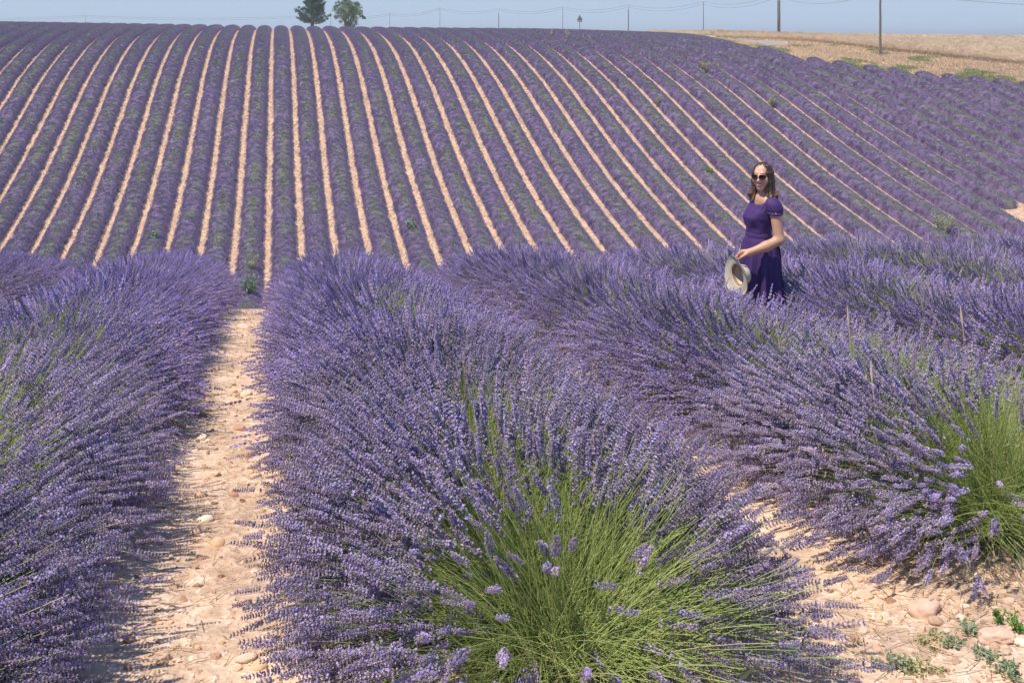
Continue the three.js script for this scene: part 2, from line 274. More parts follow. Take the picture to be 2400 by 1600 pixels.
// one row: bushes set close together, each a fan of arching stems
function nearRow(r, d0, d1, o, label) {
  reseed(1000 + r * 71);
  const root = thing('lavender_row', label, 'lavender row', ground(rowX(NEAR, r, d0), d0), 'lavender rows close to the camera');
  const base = root.position, A = ALONG(NEAR), U = ACROSS(NEAR);
  const lists = {}, put = (k, m, c) => { const l = lists[k] ??= { m: [], c: [] }; l.m.push(m); l.c.push(...c); };
  const X = V(0, 0, 0), Y = V(0, 0, 0), Z = V(0, 0, 0);
  for (let d = d0, first = true; d < d1; d += rr(0.40, 0.56), first = false) {
    const cx = rowX(NEAR, r, d) + (o.shift ?? 0) + rr(-0.06, 0.06), scale = rr(0.92, 1.1) * o.size, n = Math.round((d < 6.5 ? o.density : o.density * 0.95) * 0.48 * (first ? 1.5 : 1)), hue = rr(0.85, 1.12), open = rr(0.3, 0.95);
    for (let i = 0; i < n; i++) {
      const u = rr(-1, 1); let phi = 1.58 * Math.sign(u) * Math.pow(Math.abs(u), 0.82), th = gauss() * 0.30;
      const bx = cx + gauss() * 0.07 + Math.sin(phi) * 0.20 * rr(0.1, 1), bd = d + gauss() * 0.14;
      if (first && rnd() < 0.55) { th = -Math.abs(rr(0.15, 1.4)); if (rnd() > (phi < -0.85 && th > -0.75 ? 0.9 : o.front)) continue; }
      if (o.endFar && d + 0.6 > d1) th = rr(-0.4, 1.3);
      const sp = Math.sin(phi), cp = Math.cos(phi), ct = Math.cos(th), st = Math.sin(th), side = Math.abs(sp * ct);
      const L = scale * (0.475 + 0.045 * side) * rr(0.76, 1.08), up = 0.10 + 0.06 * rnd();
      const tip = V(bx, gy(bx, bd) + up, -bd), dir = V(0, 0, 0).addScaledVector(U, sp * ct).addScaledVector(A, st).addScaledVector(V(0, 1, 0), cp * ct).normalize(), root0 = tip.clone();
      tip.addScaledVector(dir, L); tip.y -= 0.07 * side * side * side * rr(0.2, 1.3);
      const floor = gy(tip.x, -tip.z) + 0.03 + 0.07 * rnd(); if (tip.y < floor) tip.y = floor; count++;
      const chord = tip.clone().sub(root0), len = chord.length(); Y.copy(chord).divideScalar(len);
      X.set(gauss() * 0.15, 1, gauss() * 0.15).addScaledVector(Y, -X.dot(Y)).normalize(); Z.crossVectors(X, Y);
      const v = Math.min(2, Math.floor(rnd() * 1.6 + side * 1.4)), near = d < 5.2, b = BULGE[v];
      const patch = noise3(bx * 2.3 + 5, bd * 1.6, r * 3.1), bare = clamp(1 - Math.abs(phi) / 0.95) * (0.5 + open) * sstep(0.34, 0.58, patch);
      const flower = rnd() > Math.max(bare * 0.9, o.green ? o.green(d, phi) : 0) && !(first && th < -0.25 && !(phi < -0.85 && th > -0.75) && rnd() < o.bareFront);
      const g = rr(0.75, 1.2), gc = rnd() < 0.08 ? [0.55 * g, 0.50 * g, 0.26 * g] : [0.32 * g, 0.41 * g, 0.12 * g];
      if (near || rnd() < 0.62 || !flower) put((near ? 'n' : 'f') + v, new THREE.Matrix4().makeBasis(X.clone().multiplyScalar(len), Y.clone().multiplyScalar(len), Z.clone().multiplyScalar(len)).setPosition(root0.clone().sub(base)), gc);
      if (flower) {
        const t = Y.clone().addScaledVector(X, -4 * b).add(V(gauss() * 0.07, gauss() * 0.07, gauss() * 0.07)).normalize(), q = V(rnd() - 0.5, rnd() - 0.5, rnd() - 0.5); q.addScaledVector(t, -q.dot(t)).normalize();
        const s = rr(0.8, 1.25) * (near ? 1 : 1.06), k = rr(0.6, 1.24) * hue, w = rr(0.94, 1.06);
        put((near ? 'N' : 'F') + Math.floor(rnd() * (near ? 4 : 3)), new THREE.Matrix4().makeBasis(q.clone().multiplyScalar(s), t.clone().multiplyScalar(s), q.clone().cross(t).multiplyScalar(s)).setPosition(tip.clone().sub(base)), [k * w, k, k / w]);
      }
    }
    // narrow grey-green leaves crowding the woody base
    for (let i = 0; i < 150; i++) {
      const bx = cx + gauss() * 0.16, bd = d + gauss() * 0.2, ph = rr(-1.35, 1.35), th = gauss() * 0.6; Y.set(0, 0, 0).addScaledVector(U, Math.sin(ph)).addScaledVector(A, Math.sin(th) * 0.7).addScaledVector(V(0, 1, 0), Math.cos(ph)).normalize();
      X.set(gauss(), 1, gauss()).addScaledVector(Y, -X.dot(Y)).normalize(); Z.crossVectors(X, Y);
      const l = rr(0.2, 0.42), g = rr(0.6, 1.15);
      put('l', new THREE.Matrix4().makeBasis(X.clone().multiplyScalar(l), Y.clone().multiplyScalar(l), Z.clone().multiplyScalar(l * 1.6)).setPosition(V(bx, gy(bx, bd), -bd).sub(base)), [0.10 * g, 0.145 * g, 0.055 * g]);
    }
  }
  for (const k of Object.keys(lists).sort()) {
    const { m, c } = lists[k], i = +k[1];
    if (k[0] === 'n') instanced('stems', stemFull[i], stemMat, m, c, root);
    else if (k[0] === 'f') instanced('stems', stemFar[i], stemMat, m, c, root);
    else if (k[0] === 'N') instanced('flower_spikes', spikeFull[i], spikeMat, m, c, root);
    else if (k[0] === 'F') instanced('flower_spikes', spikeFar[i], spikeMat, m, c, root);
    else instanced('leaves', leafBlade, stemMat, m, c, root);
  }
  return root;
}
const leafBlade = (() => { const s = new Soup(), w = 0.011; s.quad([0, 0, -w * 0.6], [0, 0, w * 0.6], [0.05, 0.55, w], [0.05, 0.55, -w], [1, 1, 1]).tri([0.05, 0.55, -w], [0.05, 0.55, w], [0, 1, 0], [1, 1, 1]); return s.geometry(); })();

nearRow(0, 1.35, 15.5, { density: 3300, size: 0.98, shift: -0.055, front: 1, bareFront: 0, green: (d, p) => 0.9 * sstep(5.0, 4.3, d) * sstep(2.5, 3.0, d) * sstep(1.15, 0.75, p) * sstep(0.40, 0.56, noise2(d * 2.6 + 1, p * 2.2)) }, 'big lavender row along the left of the stony foreground path');
nearRow(1, 2.84, 15.5, { density: 3300, size: 1.0, front: 0.6, bareFront: 0.58, green: (d, p) => 0.46 * sstep(3.05, 2.9, d) * sstep(1.05, 0.6, Math.abs(p + 0.05)) + 0.35 * sstep(4.6, 3.2, d) * sstep(0.8, 0.2, Math.abs(p)) * sstep(0.45, 0.6, noise2(d * 3, p * 3)) }, 'central foreground lavender row with a green stemmed clump at its near end');
nearRow(2, 3.95, 16, { density: 3100, size: 1.03, shift: 0.06, front: 0.6, bareFront: 0.85, green: (d, p) => 0.85 * sstep(5.8, 4.8, d) * sstep(-0.75, 0.1, p) }, 'lavender row ending at lower right beside weeds and large stones');
nearRow(3, 5.6, 16.5, { density: 3000, size: 1.06, front: 1, bareFront: 0 }, 'lavender row behind the lower right one, close in front of the person');
nearRow(4, 8.2, 17, { density: 2800, size: 1.1, front: 1, bareFront: 0 }, 'lavender row immediately behind and right of the person in purple');
nearRow(5, 10.8, 17.5, { density: 2800, size: 1.14, front: 1, bareFront: 0 }, 'second lavender row behind the person, at the right edge');
nearRow(6, 13.2, 18, { density: 2200, size: 1.15, front: 1, bareFront: 0 }, 'last lavender row before the dip at the far right edge');
nearRow(-1, 10.2, 15, { density: 2400, size: 0.95, front: 1, bareFront: 0 }, 'lavender row peeping in at the left edge below the hillside');

// ---------------------------------------------------------------- lavender on the far hillside
reseed(4242);
function tuftGeometry(n, spread, len, rad, cols) {           // a handful of spikes, one to two metres of row hold dozens of them
  const s = new Soup();
  for (let i = 0; i < n; i++) {
    const a = rr(0, 6.28), q = Math.sqrt(rnd()) * spread, o = [Math.cos(a) * q, -0.05, Math.sin(a) * q], lean = [Math.cos(a) * q * 1.1 + gauss() * 0.03, len * rr(0.75, 1.1), Math.sin(a) * q * 1.1 + gauss() * 0.03], tip = add3(o, lean), c = pick(cols), g = [0.09, 0.13, 0.045];
    const m = add3(o, lean, 0.5), m2 = add3(o, lean, 0.72), r = rad, P = (b, k, w) => [b[0] + Math.cos(k * 2.094 + a) * w, b[1], b[2] + Math.sin(k * 2.094 + a) * w];
    for (let k = 0; k < 3; k++) { s.tri(P(m, k, r * 0.5), P(m2, k + 0.5, r), P(m, k + 1, r * 0.5), c).tri(P(m2, k - 0.5, r), P(m2, k + 0.5, r), P(m, k, r * 0.5), c).tri(P(m2, k - 0.5, r), tip, P(m2, k + 0.5, r), c); s.tri(P(o, k, 0.006), P(m, k, 0.006), P(o, k + 1, 0.006), g); }
  }
  return s.geometry();
}
const FV = [[0.22, 0.152, 0.33], [0.20, 0.138, 0.30], [0.245, 0.17, 0.355], [0.205, 0.152, 0.275]], FG = [[0.225, 0.265, 0.20], [0.205, 0.275, 0.125], [0.225, 0.245, 0.235], [0.225, 0.22, 0.26], [0.20, 0.24, 0.17]];
const tuftV = [0, 1].map(() => tuftGeometry(13, 0.12, 0.19, 0.012, FV)), tuftG = tuftGeometry(13, 0.11, 0.19, 0.010, FG);
const moundMat = std({ vertexColors: true, roughness: 1 });
const ORD = (n) => ['first', 'second', 'third', 'fourth', 'fifth', 'sixth', 'seventh', 'eighth', 'ninth', 'tenth', 'eleventh', 'twelfth'][n - 1] ?? n + (['st', 'nd', 'rd'][n % 10 - 1] && (n % 100 < 11 || n % 100 > 13) ? ['st', 'nd', 'rd'][n % 10 - 1] : 'th');
const A2 = ALONG(FAR), U2 = ACROSS(FAR);
for (let r = -17; r <= 47; r++) {
  reseed(9000 + r * 13);
  const starts = r >= 25 ? 67.5 + (r - 25) * 0.9 : 50, ok = (d, m) => { const p = pxOf(rowX(FAR, r, d), d); return p > -m && p < 2400 + m; };
  let a = -1, b = -1;
  for (let d = starts; d < 131; d += 0.5) { const x = rowX(FAR, r, d), p = pxOf(x, d); if (ok(d, 260) && d < dEnd(p)) { if (a < 0) a = d; b = d; } }
  if (b - a < 2) continue;
  const side = r <= 0 ? ORD(1 - r) + ' to the left' : ORD(r) + ' to the right';
  const root = thing('hillside_lavender_row', 'lavender row on the far hillside, ' + side + ' of its straight vertical path', 'lavender row', ground(rowX(FAR, r, a), a), 'lavender rows on the far hillside'), base = root.position;
  const half = (d) => 0.735 * (0.97 + 0.06 * noise2(d * 0.5, r * 5)), hgt = (d) => 0.57 * (0.97 + 0.06 * noise2(d * 0.5 + 40, r * 7));
  const surf = (d, s) => { const e = clamp(Math.min(d - a, b - d) / 0.6), round = Math.sqrt(Math.max(0, 1 - (1 - e) * (1 - e))), w = half(d) * (0.4 + 0.6 * round), q = s * w, x = rowX(FAR, r, d) + q * U2.x, dd = d - q * U2.z * -1 * -1; return V(x, gy(x, d) + round * hgt(d) * Math.sqrt(Math.max(0, 1 - Math.pow(Math.abs(s), 2.4))) - (Math.abs(s) > 0.99 ? 0.06 : 0), -d + q * U2.z); };
  { // the body of the row
    const pos = [], col = [], idx = [], M = 8, step = 0.55, N = Math.ceil((b - a) / step) + 3;
    for (let i = 0; i <= N; i++) for (let j = 0; j <= M; j++) { const d = Math.min(b, a + (i < 4 ? i * 0.15 : (i - 3) * step)), s = j / M * 2 - 1, p = surf(d, s).sub(base); pos.push(p.x, p.y - 0.03, p.z); const g = Math.exp(-s * s * 4) * sstep(0.35, 0.65, noise2(d * 0.55 + r, r * 3)); col.push(lerp(0.17, 0.16, g), lerp(0.12, 0.18, g), lerp(0.25, 0.12, g)); }
    for (let i = 0; i < N; i++) for (let j = 0; j < M; j++) { const o = i * (M + 1) + j; idx.push(o, o + 1, o + M + 2, o, o + M + 2, o + M + 1); }
    const g = new THREE.BufferGeometry(); g.setAttribute('position', new THREE.BufferAttribute(new Float32Array(pos), 3)); g.setAttribute('color', new THREE.BufferAttribute(new Float32Array(col), 3)); g.setIndex(idx); g.computeVertexNormals();
    mesh('foliage', g, moundMat, root);
  }
  const L = [[], [], []], C = [[], [], []], n = Math.round((b - a) * 80);
  for (let i = 0; i < n; i++) {
    const d = rr(a, b), s = rr(-1, 1) * 0.99, e = 0.04, p = surf(d, s), px = pxOf(p.x, d); if (px < -150 || px > 2550) continue;
    const t = surf(d, Math.min(1, s + e)).sub(surf(d, Math.max(-1, s - e))), nrm = V(0, 0, 0).crossVectors(t, A2).normalize(); if (nrm.y < 0) nrm.negate();
    p.y -= 0.085; nrm.add(V(gauss() * 0.08, 0.22 + gauss() * 0.06, gauss() * 0.08)).normalize();
    const patch = sstep(0.38, 0.66, noise3(d * 0.6, s * 1.1 + 3, r * 3.3)), green = rnd() < (0.06 + 1.0 * Math.exp(-s * s * 3.0)) * (0.62 + 0.38 * patch), k = green ? 2 : rnd() < 0.5 ? 0 : 1;
    const x = V(rnd() - 0.5, 0, rnd() - 0.5); x.addScaledVector(nrm, -x.dot(nrm)).normalize(); const z = x.clone().cross(nrm), sc = rr(0.9, 1.08), dim = rr(0.96, 1.05);
    L[k].push(new THREE.Matrix4().makeBasis(x.multiplyScalar(sc), nrm.clone().multiplyScalar(sc), z.multiplyScalar(sc)).setPosition(p.sub(base))); C[k].push(dim, dim, dim);
  }
  L.forEach((l, k) => { if (l.length) instanced(k === 2 ? 'leafy_stems' : 'flower_spikes', k === 2 ? tuftG : tuftV[k], spikeMat, l, C[k], root); });
}
// ---------------------------------------------------------------- wheat, road, verge on the plateau
reseed(515);
const fromPx = (px, d) => (px - 1200) / FL * d;
tag(mesh('road', ribbon([[fromPx(1560, 175), 175, 4.6], [fromPx(1690, 140), 140, 4.6], [fromPx(1760, 123), 123, 4.6], [fromPx(1835, 114), 114, 4.4]], 0.02), std({ color: rgb(0.31, 0.295, 0.29), roughness: 0.85 })), 'pale grey road coming over the rise beside the wheat', null, null, 'structure');
tag(mesh('dirt_track', ribbon([[fromPx(1832, 114.3), 114.3, 3.6], [fromPx(1960, 107), 107, 2.8], [fromPx(2150, 102), 102, 2.2], [fromPx(2420, 98.5), 98.5, 2], [fromPx(2700, 95), 95, 2]], 0.028), std({ color: rgb(0.50, 0.40, 0.29), map: soilMap, bumpMap: soilBump, bumpScale: 0.02 })), 'beige dirt track between verge and wheat', null, null, 'structure');
const wheatFront = (px) => { const T = [[1500, 190], [1600, 172], [1700, 143], [1826, 125], [2064, 110], [2250, 104.5], [2420, 101], [2800, 97]]; if (px <= T[0][0]) return T[0][1]; for (let i = 1; i < T.length; i++) if (px <= T[i][0]) return lerp(T[i - 1][1], T[i][1], (px - T[i - 1][0]) / (T[i][0] - T[i - 1][0])); return 97; };
function grassTuft(n, spread, len, w, cols, heads, droop = 0.25) {
  const s = new Soup();
  for (let i = 0; i < n; i++) {
    const a = rr(0, 6.28), q = Math.sqrt(rnd()) * spread, o = [Math.cos(a) * q, -0.04, Math.sin(a) * q], L = len * rr(0.7, 1.1), b = rr(0, 6.28), lx = Math.cos(b) * L * droop * rnd() + o[0] * 0.5, lz = Math.sin(b) * L * droop * rnd() + o[2] * 0.5, c = pick(cols);
    const m = [o[0] + lx * 0.35, L * 0.55, o[2] + lz * 0.35], t = [o[0] + lx, L, o[2] + lz], p = [-Math.sin(b) * w, 0, Math.cos(b) * w];
    s.quad(add3(o, p), add3(o, p, -1), add3(m, p, -1), add3(m, p), c).tri(add3(m, p, -1), add3(m, p), t, c);
    if (heads) { const h = [t[0], t[1] + heads * len, t[2]], k = w * 2.6, pp = [-Math.sin(b) * k, 0, Math.cos(b) * k], mm = [(t[0] + h[0]) / 2, (t[1] + h[1]) / 2, (t[2] + h[2]) / 2], c2 = c.map((v) => v * 1.1); s.quad(t, add3(mm, pp), h, add3(mm, pp, -1), c2); s.quad(t, add3(mm, [pp[2], 0, -pp[0]]), h, add3(mm, [-pp[2], 0, pp[0]]), c2); }
  }
  return s.geometry();
}
const scatter = (list, colors, x, d, sc, tint, lean = 0.12) => { const m = new THREE.Matrix4().makeRotationFromEuler(new THREE.Euler(gauss() * lean, rr(0, 6.28), gauss() * lean)); m.scale(V(sc, sc * rr(0.85, 1.15), sc)); m.setPosition(x, gy(x, d), -d); list.push(m); colors.push(...tint); };
{
  const WC = [[0.82, 0.70, 0.53], [0.76, 0.64, 0.47], [0.88, 0.77, 0.60], [0.70, 0.56, 0.41]];
  const tuft = grassTuft(16, 0.22, 0.62, 0.012, WC, 0.16), m = [], c = [];
  for (let i = 0; i < 52000; i++) { const px = rr(1520, 2520), u = rnd(), d0 = wheatFront(px), d = d0 + u * u * (i % 3 ? 60 : 260), x = fromPx(px, d), g = 0.86 + 0.26 * fbm(x * 0.12, d * 0.12, 3) + gauss() * 0.04; if (px < 1680 && d < d0 + 2) continue; scatter(m, c, x, d, rr(1, 1.25) * (d > 150 ? 1.5 : 1), [g, g * rr(0.96, 1), g * rr(0.9, 1)]); }
  const pos = [], idx = [], uv = []; const PX = [], QD = [0, 1.2, 4, 10, 22, 50, 110, 200, 340]; for (let p = 1500; p <= 2560; p += 20) PX.push(p);
  PX.forEach((p) => QD.forEach((q) => { const d = wheatFront(p) + q, x = fromPx(p, d); pos.push(x, gy(x, d) + (q === 0 ? 0.05 : 0.5), -d); uv.push(x / 2, d / 2); }));
  for (let i = 0; i < PX.length - 1; i++) for (let j = 0; j < QD.length - 1; j++) { const o = i * QD.length + j; idx.push(o, o + QD.length, o + QD.length + 1, o, o + QD.length + 1, o + 1); }
  const g = new THREE.BufferGeometry(); g.setAttribute('position', new THREE.BufferAttribute(new Float32Array(pos), 3)); g.setAttribute('uv', new THREE.BufferAttribute(new Float32Array(uv), 2)); g.setIndex(idx); g.computeVertexNormals();
  const field = thing('wheat_field', 'ripe golden wheat field on the plateau at upper right', 'wheat field', V(0, 0, 0)); field.userData.kind = 'stuff';
  mesh('dense_straw', g, std({ color: rgb(0.86, 0.73, 0.56), map: greyMap, bumpMap: soilBump, bumpScale: 0.1 }), field); instanced('ears', tuft, spikeMat, m, c, field);
}
{ // mown weedy verge between the lavender and the wheat
  const dry = grassTuft(12, 0.2, 0.2, 0.012, [[0.72, 0.60, 0.42], [0.62, 0.50, 0.34], [0.78, 0.66, 0.48], [0.58, 0.42, 0.30]], 0, 0.7), grn = grassTuft(12, 0.22, 0.26, 0.014, [[0.34, 0.38, 0.14], [0.42, 0.43, 0.19], [0.28, 0.34, 0.12]], 0, 0.6), A = [], B = [], ca = [], cb = [];
  for (let i = 0; i < 15000; i++) {
    const px = rr(1560, 2500), a = dEnd(px), b = wheatFront(px), d = a + Math.pow(rnd(), 1.2) * (b - a + 0.5), x = fromPx(px, d), f = (d - a) / (b - a), n = fbm(x * 0.4 + 3, d * 0.4, 3), t = rr(0.8, 1.2);
    if (px < 1850 && f > 0.3 && f < 0.86) continue;
    if (rnd() < 0.75 && ((f < 0.22 && n > 0.40) || n > 0.6)) scatter(B, cb, x, d, rr(0.7, 1.4) * (px > 1800 ? 1 : 0.7), [t, t, t]); else scatter(A, ca, x, d, rr(0.7, 1.3), [t, t * 0.98, t * 0.95]);
  }
  for (let i = 0; i < 700; i++) { const px = rr(1360, 1660), d = rr(133, 141), x = fromPx(px, d), n = noise2(px * 0.045, 3); if (n < 0.45) continue; scatter(rnd() < 0.2 ? B : A, [], x, d, rr(1, 2.2), []); if (A.length * 3 > ca.length) ca.push(1, 1, 1); if (B.length * 3 > cb.length) cb.push(0.8, 1, 1); }
  for (let i = 0; i < 700; i++) { const d = rr(57, 69.5), x = rr(31, 38), px = pxOf(x, d), k = (x - FAR.x0 + FAR.tan * d) / 2.06; if (k < 24.8 || (d > 66 && rnd() < 0.6)) continue; scatter(rnd() < 0.7 ? B : A, [], x, d, rr(0.7, 1.3), []); if (A.length * 3 > ca.length) ca.push(1, 1, 1); if (B.length * 3 > cb.length) cb.push(1.3, 1.3, 1.1); }
  const v = thing('verge_grass', 'short dry and green grass along the field edge', 'grass', V(0, 0, 0)); v.userData.kind = 'stuff';
  instanced('dry_grass', dry, spikeMat, A, ca, v); instanced('green_grass', grn, spikeMat, B, cb, v);
}

// ---------------------------------------------------------------- poles and wires
const woodMat = std({ color: rgb(0.19, 0.155, 0.125), roughness: 0.95, bumpMap: soilBump, bumpScale: 0.01 }), steelMat = std({ color: rgb(0.16, 0.165, 0.175), roughness: 0.6, metalness: 0.3 }), cablMat = std({ color: rgb(0.10, 0.10, 0.11), roughness: 0.6 }), ceramic = std({ color: rgb(0.45, 0.44, 0.42), roughness: 0.3 });
const POLES = [[2950, 104, 'wood', null], [2064, 106, 'wood', 'dark wooden utility pole nearest the camera, standing at the wheat edge'], [1826, 155, 'pair', 'double wooden utility pole beside the grey road'], [1649, 195, 'steel', 'thin utility pole with a green shrub at its foot'], [1473, 225, 'wood', 'thick wooden utility pole on the skyline right of the triangular sign'], [1319, 255, 'steel', 'thin utility pole on the skyline just left of the triangular sign'], [1169, 282, 'wood', 'wooden utility pole midway along the skyline'], [1031, 309, 'steel', 'thin utility pole, second to the right of the round green tree'], [913, 335, 'steel', 'thin utility pole, first to the right of the round green tree'], [775, 350, 'steel', 'thin utility pole between the two trees'], [200, 362, 'steel', 'thin utility pole alone on the skyline at far left'], [-330, 380, 'steel', null]];
const tops = [];
POLES.forEach(([px, d, kind, label]) => {
  const x = fromPx(px, d), g0 = ground(x, d), hBody = kind === 'steel' ? 7.0 : 6.3, hTop = d > 330 ? 8.3 - (gy(x, d) - EYE) : 7.3 + (d > 300 ? 0.9 : 0);
  tops.push(V(x, g0.y + hTop, -d));
  if (!label) return;
  const t = thing('utility_pole', label, 'utility pole', g0, 'utility poles along the road');
  const shaft = (ox, r) => { const P = []; for (let i = 0; i <= 6; i++) P.push(V(ox + 0.012 * Math.sin(i * 2.1), -0.4 + (hBody + 0.4) * i / 6, 0)); return tube(P, P.map((_, i) => r * (1.1 - 0.055 * i)), 10); };
  if (kind === 'steel') { const P = [V(0, -0.4, 0), V(0, hTop * 0.5, 0), V(0, hTop, 0)]; mesh('shaft', tube(P, [0.085, 0.07, 0.055], 8), steelMat, t); }
  else {
    mesh('shaft', shaft(kind === 'pair' ? -0.12 : 0, 0.13), woodMat, t); if (kind === 'pair') mesh('shaft', shaft(0.13, 0.12), woodMat, t);
    mesh('top_bracket', tube([V(0.05, hBody - 0.7, 0.1), V(0.05, hBody + 0.3, 0.1), V(0.05, hTop, 0)], [0.035, 0.03, 0.025], 6), steelMat, t);
  }
  for (const s of [0, 0.45]) { const ins = new THREE.LatheGeometry([[0, -0.1], [0.04, -0.1], [0.06, -0.04], [0.045, 0], [0.06, 0.04], [0.03, 0.1], [0, 0.1]].map(([a, b]) => new THREE.Vector2(a, b)), 10); ins.translate(0, hTop + 0.04 - s, 0.06); mesh('insulator', ins, ceramic, t); }
});
for (const [off, label] of [[0.1, 'upper cable sagging from pole to pole across the sky'], [-0.38, 'lower cable sagging from pole to pole across the sky']]) {
  const P = []; for (let i = 0; i < tops.length - 1; i++) for (let k = 0; k < 14; k++) { const t = k / 14, p = tops[i].clone().lerp(tops[i + 1], t); p.y += off - 4 * (0.75 + Math.min(45, tops[i].distanceTo(tops[i + 1])) * 0.009 - off * 0.3) * t * (1 - t); P.push(p); }
  tag(mesh('overhead_cable', tube(P, P.map((p) => 0.010 - p.z * 0.00006), 4, false), cablMat), label, 'cable');
}
{ // road sign seen from behind
  const d = 158, x = fromPx(1359, d), t = thing('road_sign', 'triangular road sign on a post standing on the skyline', 'road sign', ground(x, d));
  mesh('post', tube([V(0, -0.3, 0), V(0, 1.4, 0), V(0, 3.05, 0)], [0.05, 0.05, 0.045], 8), steelMat, t);
  const sh = new THREE.Shape(); sh.moveTo(-0.47, 0); sh.lineTo(0.47, 0); sh.lineTo(0, 0.86); sh.closePath();
  const plate = new THREE.ExtrudeGeometry(sh, { depth: 0.03, bevelEnabled: true, bevelSize: 0.02, bevelThickness: 0.01, bevelSegments: 2 }); plate.translate(0, 2.2, 0.05); mesh('plate', plate, std({ color: rgb(0.17, 0.20, 0.24), roughness: 0.5, metalness: 0.4 }), t);
  const sh2 = new THREE.Shape(); sh2.moveTo(-0.36, 0); sh2.lineTo(0.36, 0); sh2.lineTo(0.36, 0.2); sh2.lineTo(-0.36, 0.2); const p2 = new THREE.ExtrudeGeometry(sh2, { depth: 0.02, bevelEnabled: false }); p2.translate(0, 1.94, 0.05); mesh('lower_plate', p2, std({ color: rgb(0.2, 0.22, 0.25), roughness: 0.5, metalness: 0.4 }), t);
  for (const y of [2.4, 2.7]) { const b = new THREE.BoxGeometry(0.5 - (y - 2.4) * 0.9, 0.05, 0.03); b.translate(0, y, 0.108); mesh('bracket', b, steelMat, t); }
}

// ---------------------------------------------------------------- the two trees on the crest
const leafMat = std({ vertexColors: true, roughness: 0.8, side: THREE.DoubleSide }), barkMat = std({ color: rgb(0.11, 0.085, 0.065), roughness: 1 });
function leafBag(soup, c, r, n, size, cols, flat = 1) {
  for (let i = 0; i < n; i++) {
    const q = V(gauss(), gauss() * flat, gauss()).multiplyScalar(r * 0.5), p = [c.x + q.x, c.y + q.y, c.z + q.z], a = V(gauss(), gauss(), gauss()).normalize(), b = a.clone().cross(V(gauss(), gauss(), gauss()).normalize()).normalize(), s = size * rr(0.6, 1.3), A = a.multiplyScalar(s).toArray(), B = b.multiplyScalar(s * 0.55).toArray();
    soup.quad(add3(p, A, -1), add3(p, B), add3(p, A), add3(p, B, -1), pick(cols).map((v) => v * rr(0.8, 1.2)));
  }
}
{ // dark conifer
  reseed(88);
  const d = 150, x = fromPx(731, d), t = thing('conifer_tree', 'dark green spreading conifer standing on the crest, the left of two trees', 'tree', ground(x, d));
  const H = 6.2, wood = [], s = new Soup(), cols = [[0.040, 0.088, 0.040], [0.052, 0.105, 0.045], [0.032, 0.074, 0.042], [0.075, 0.125, 0.045]], brown = [[0.2, 0.13, 0.08]];
  wood.push(tube([V(0, -0.3, 0), V(0.05, 1.5, 0), V(-0.15, 3.4, 0), V(-0.2, H - 0.6, 0)], [0.3, 0.24, 0.14, 0.03], 8), tube([V(0.05, 1.4, 0), V(0.5, 3.2, 0.1), V(0.55, H - 0.9, 0)], [0.16, 0.1, 0.02], 6));
  for (let i = 0; i < 64; i++) {
    const f = (i + rnd()) / 64, y = 0.9 + f * (H - 1.5), a = i * 2.4 + rr(-0.4, 0.4), len = (1 - Math.pow(f, 1.25)) * 2.65 * rr(0.62, 1.08) + 0.35, rise = 0.28 + 0.35 * f, cx = f > 0.3 && rnd() < 0.4 ? 0.5 : -0.1 * f;
    const p0 = V(cx, y, 0), p1 = V(cx + Math.cos(a) * len * 0.55, y + len * rise * 0.2, Math.sin(a) * len * 0.55), p2 = V(cx + Math.cos(a) * len, y + len * rise, Math.sin(a) * len);
    wood.push(tube([p0, p1, p2], [0.06, 0.035, 0.01], 5));
    for (let k = 0; k < 7; k++) { const u = 0.25 + 0.75 * (k + rnd()) / 7, q = u < 0.55 ? p0.clone().lerp(p1, u / 0.55) : p1.clone().lerp(p2, (u - 0.55) / 0.45); q.y += 0.12; leafBag(s, q, 0.34 * (1.2 - 0.55 * u), 62, 0.075, rnd() < 0.012 && Math.cos(a) > 0.4 ? brown : cols, 0.8); }
    leafBag(s, p2, 0.16, 16, 0.06, cols, 1.3);
  }
  for (const top of [V(-0.2, H - 0.3, 0), V(0.55, H - 0.7, 0)]) for (let k = 0; k < 6; k++) leafBag(s, V(top.x, top.y - k * 0.2, 0), 0.14 + k * 0.08, 24, 0.07, cols, 1.2);
  mesh('trunk', mergeGeometries(wood), barkMat, t); mesh('crown', s.geometry(), leafMat, t);
}
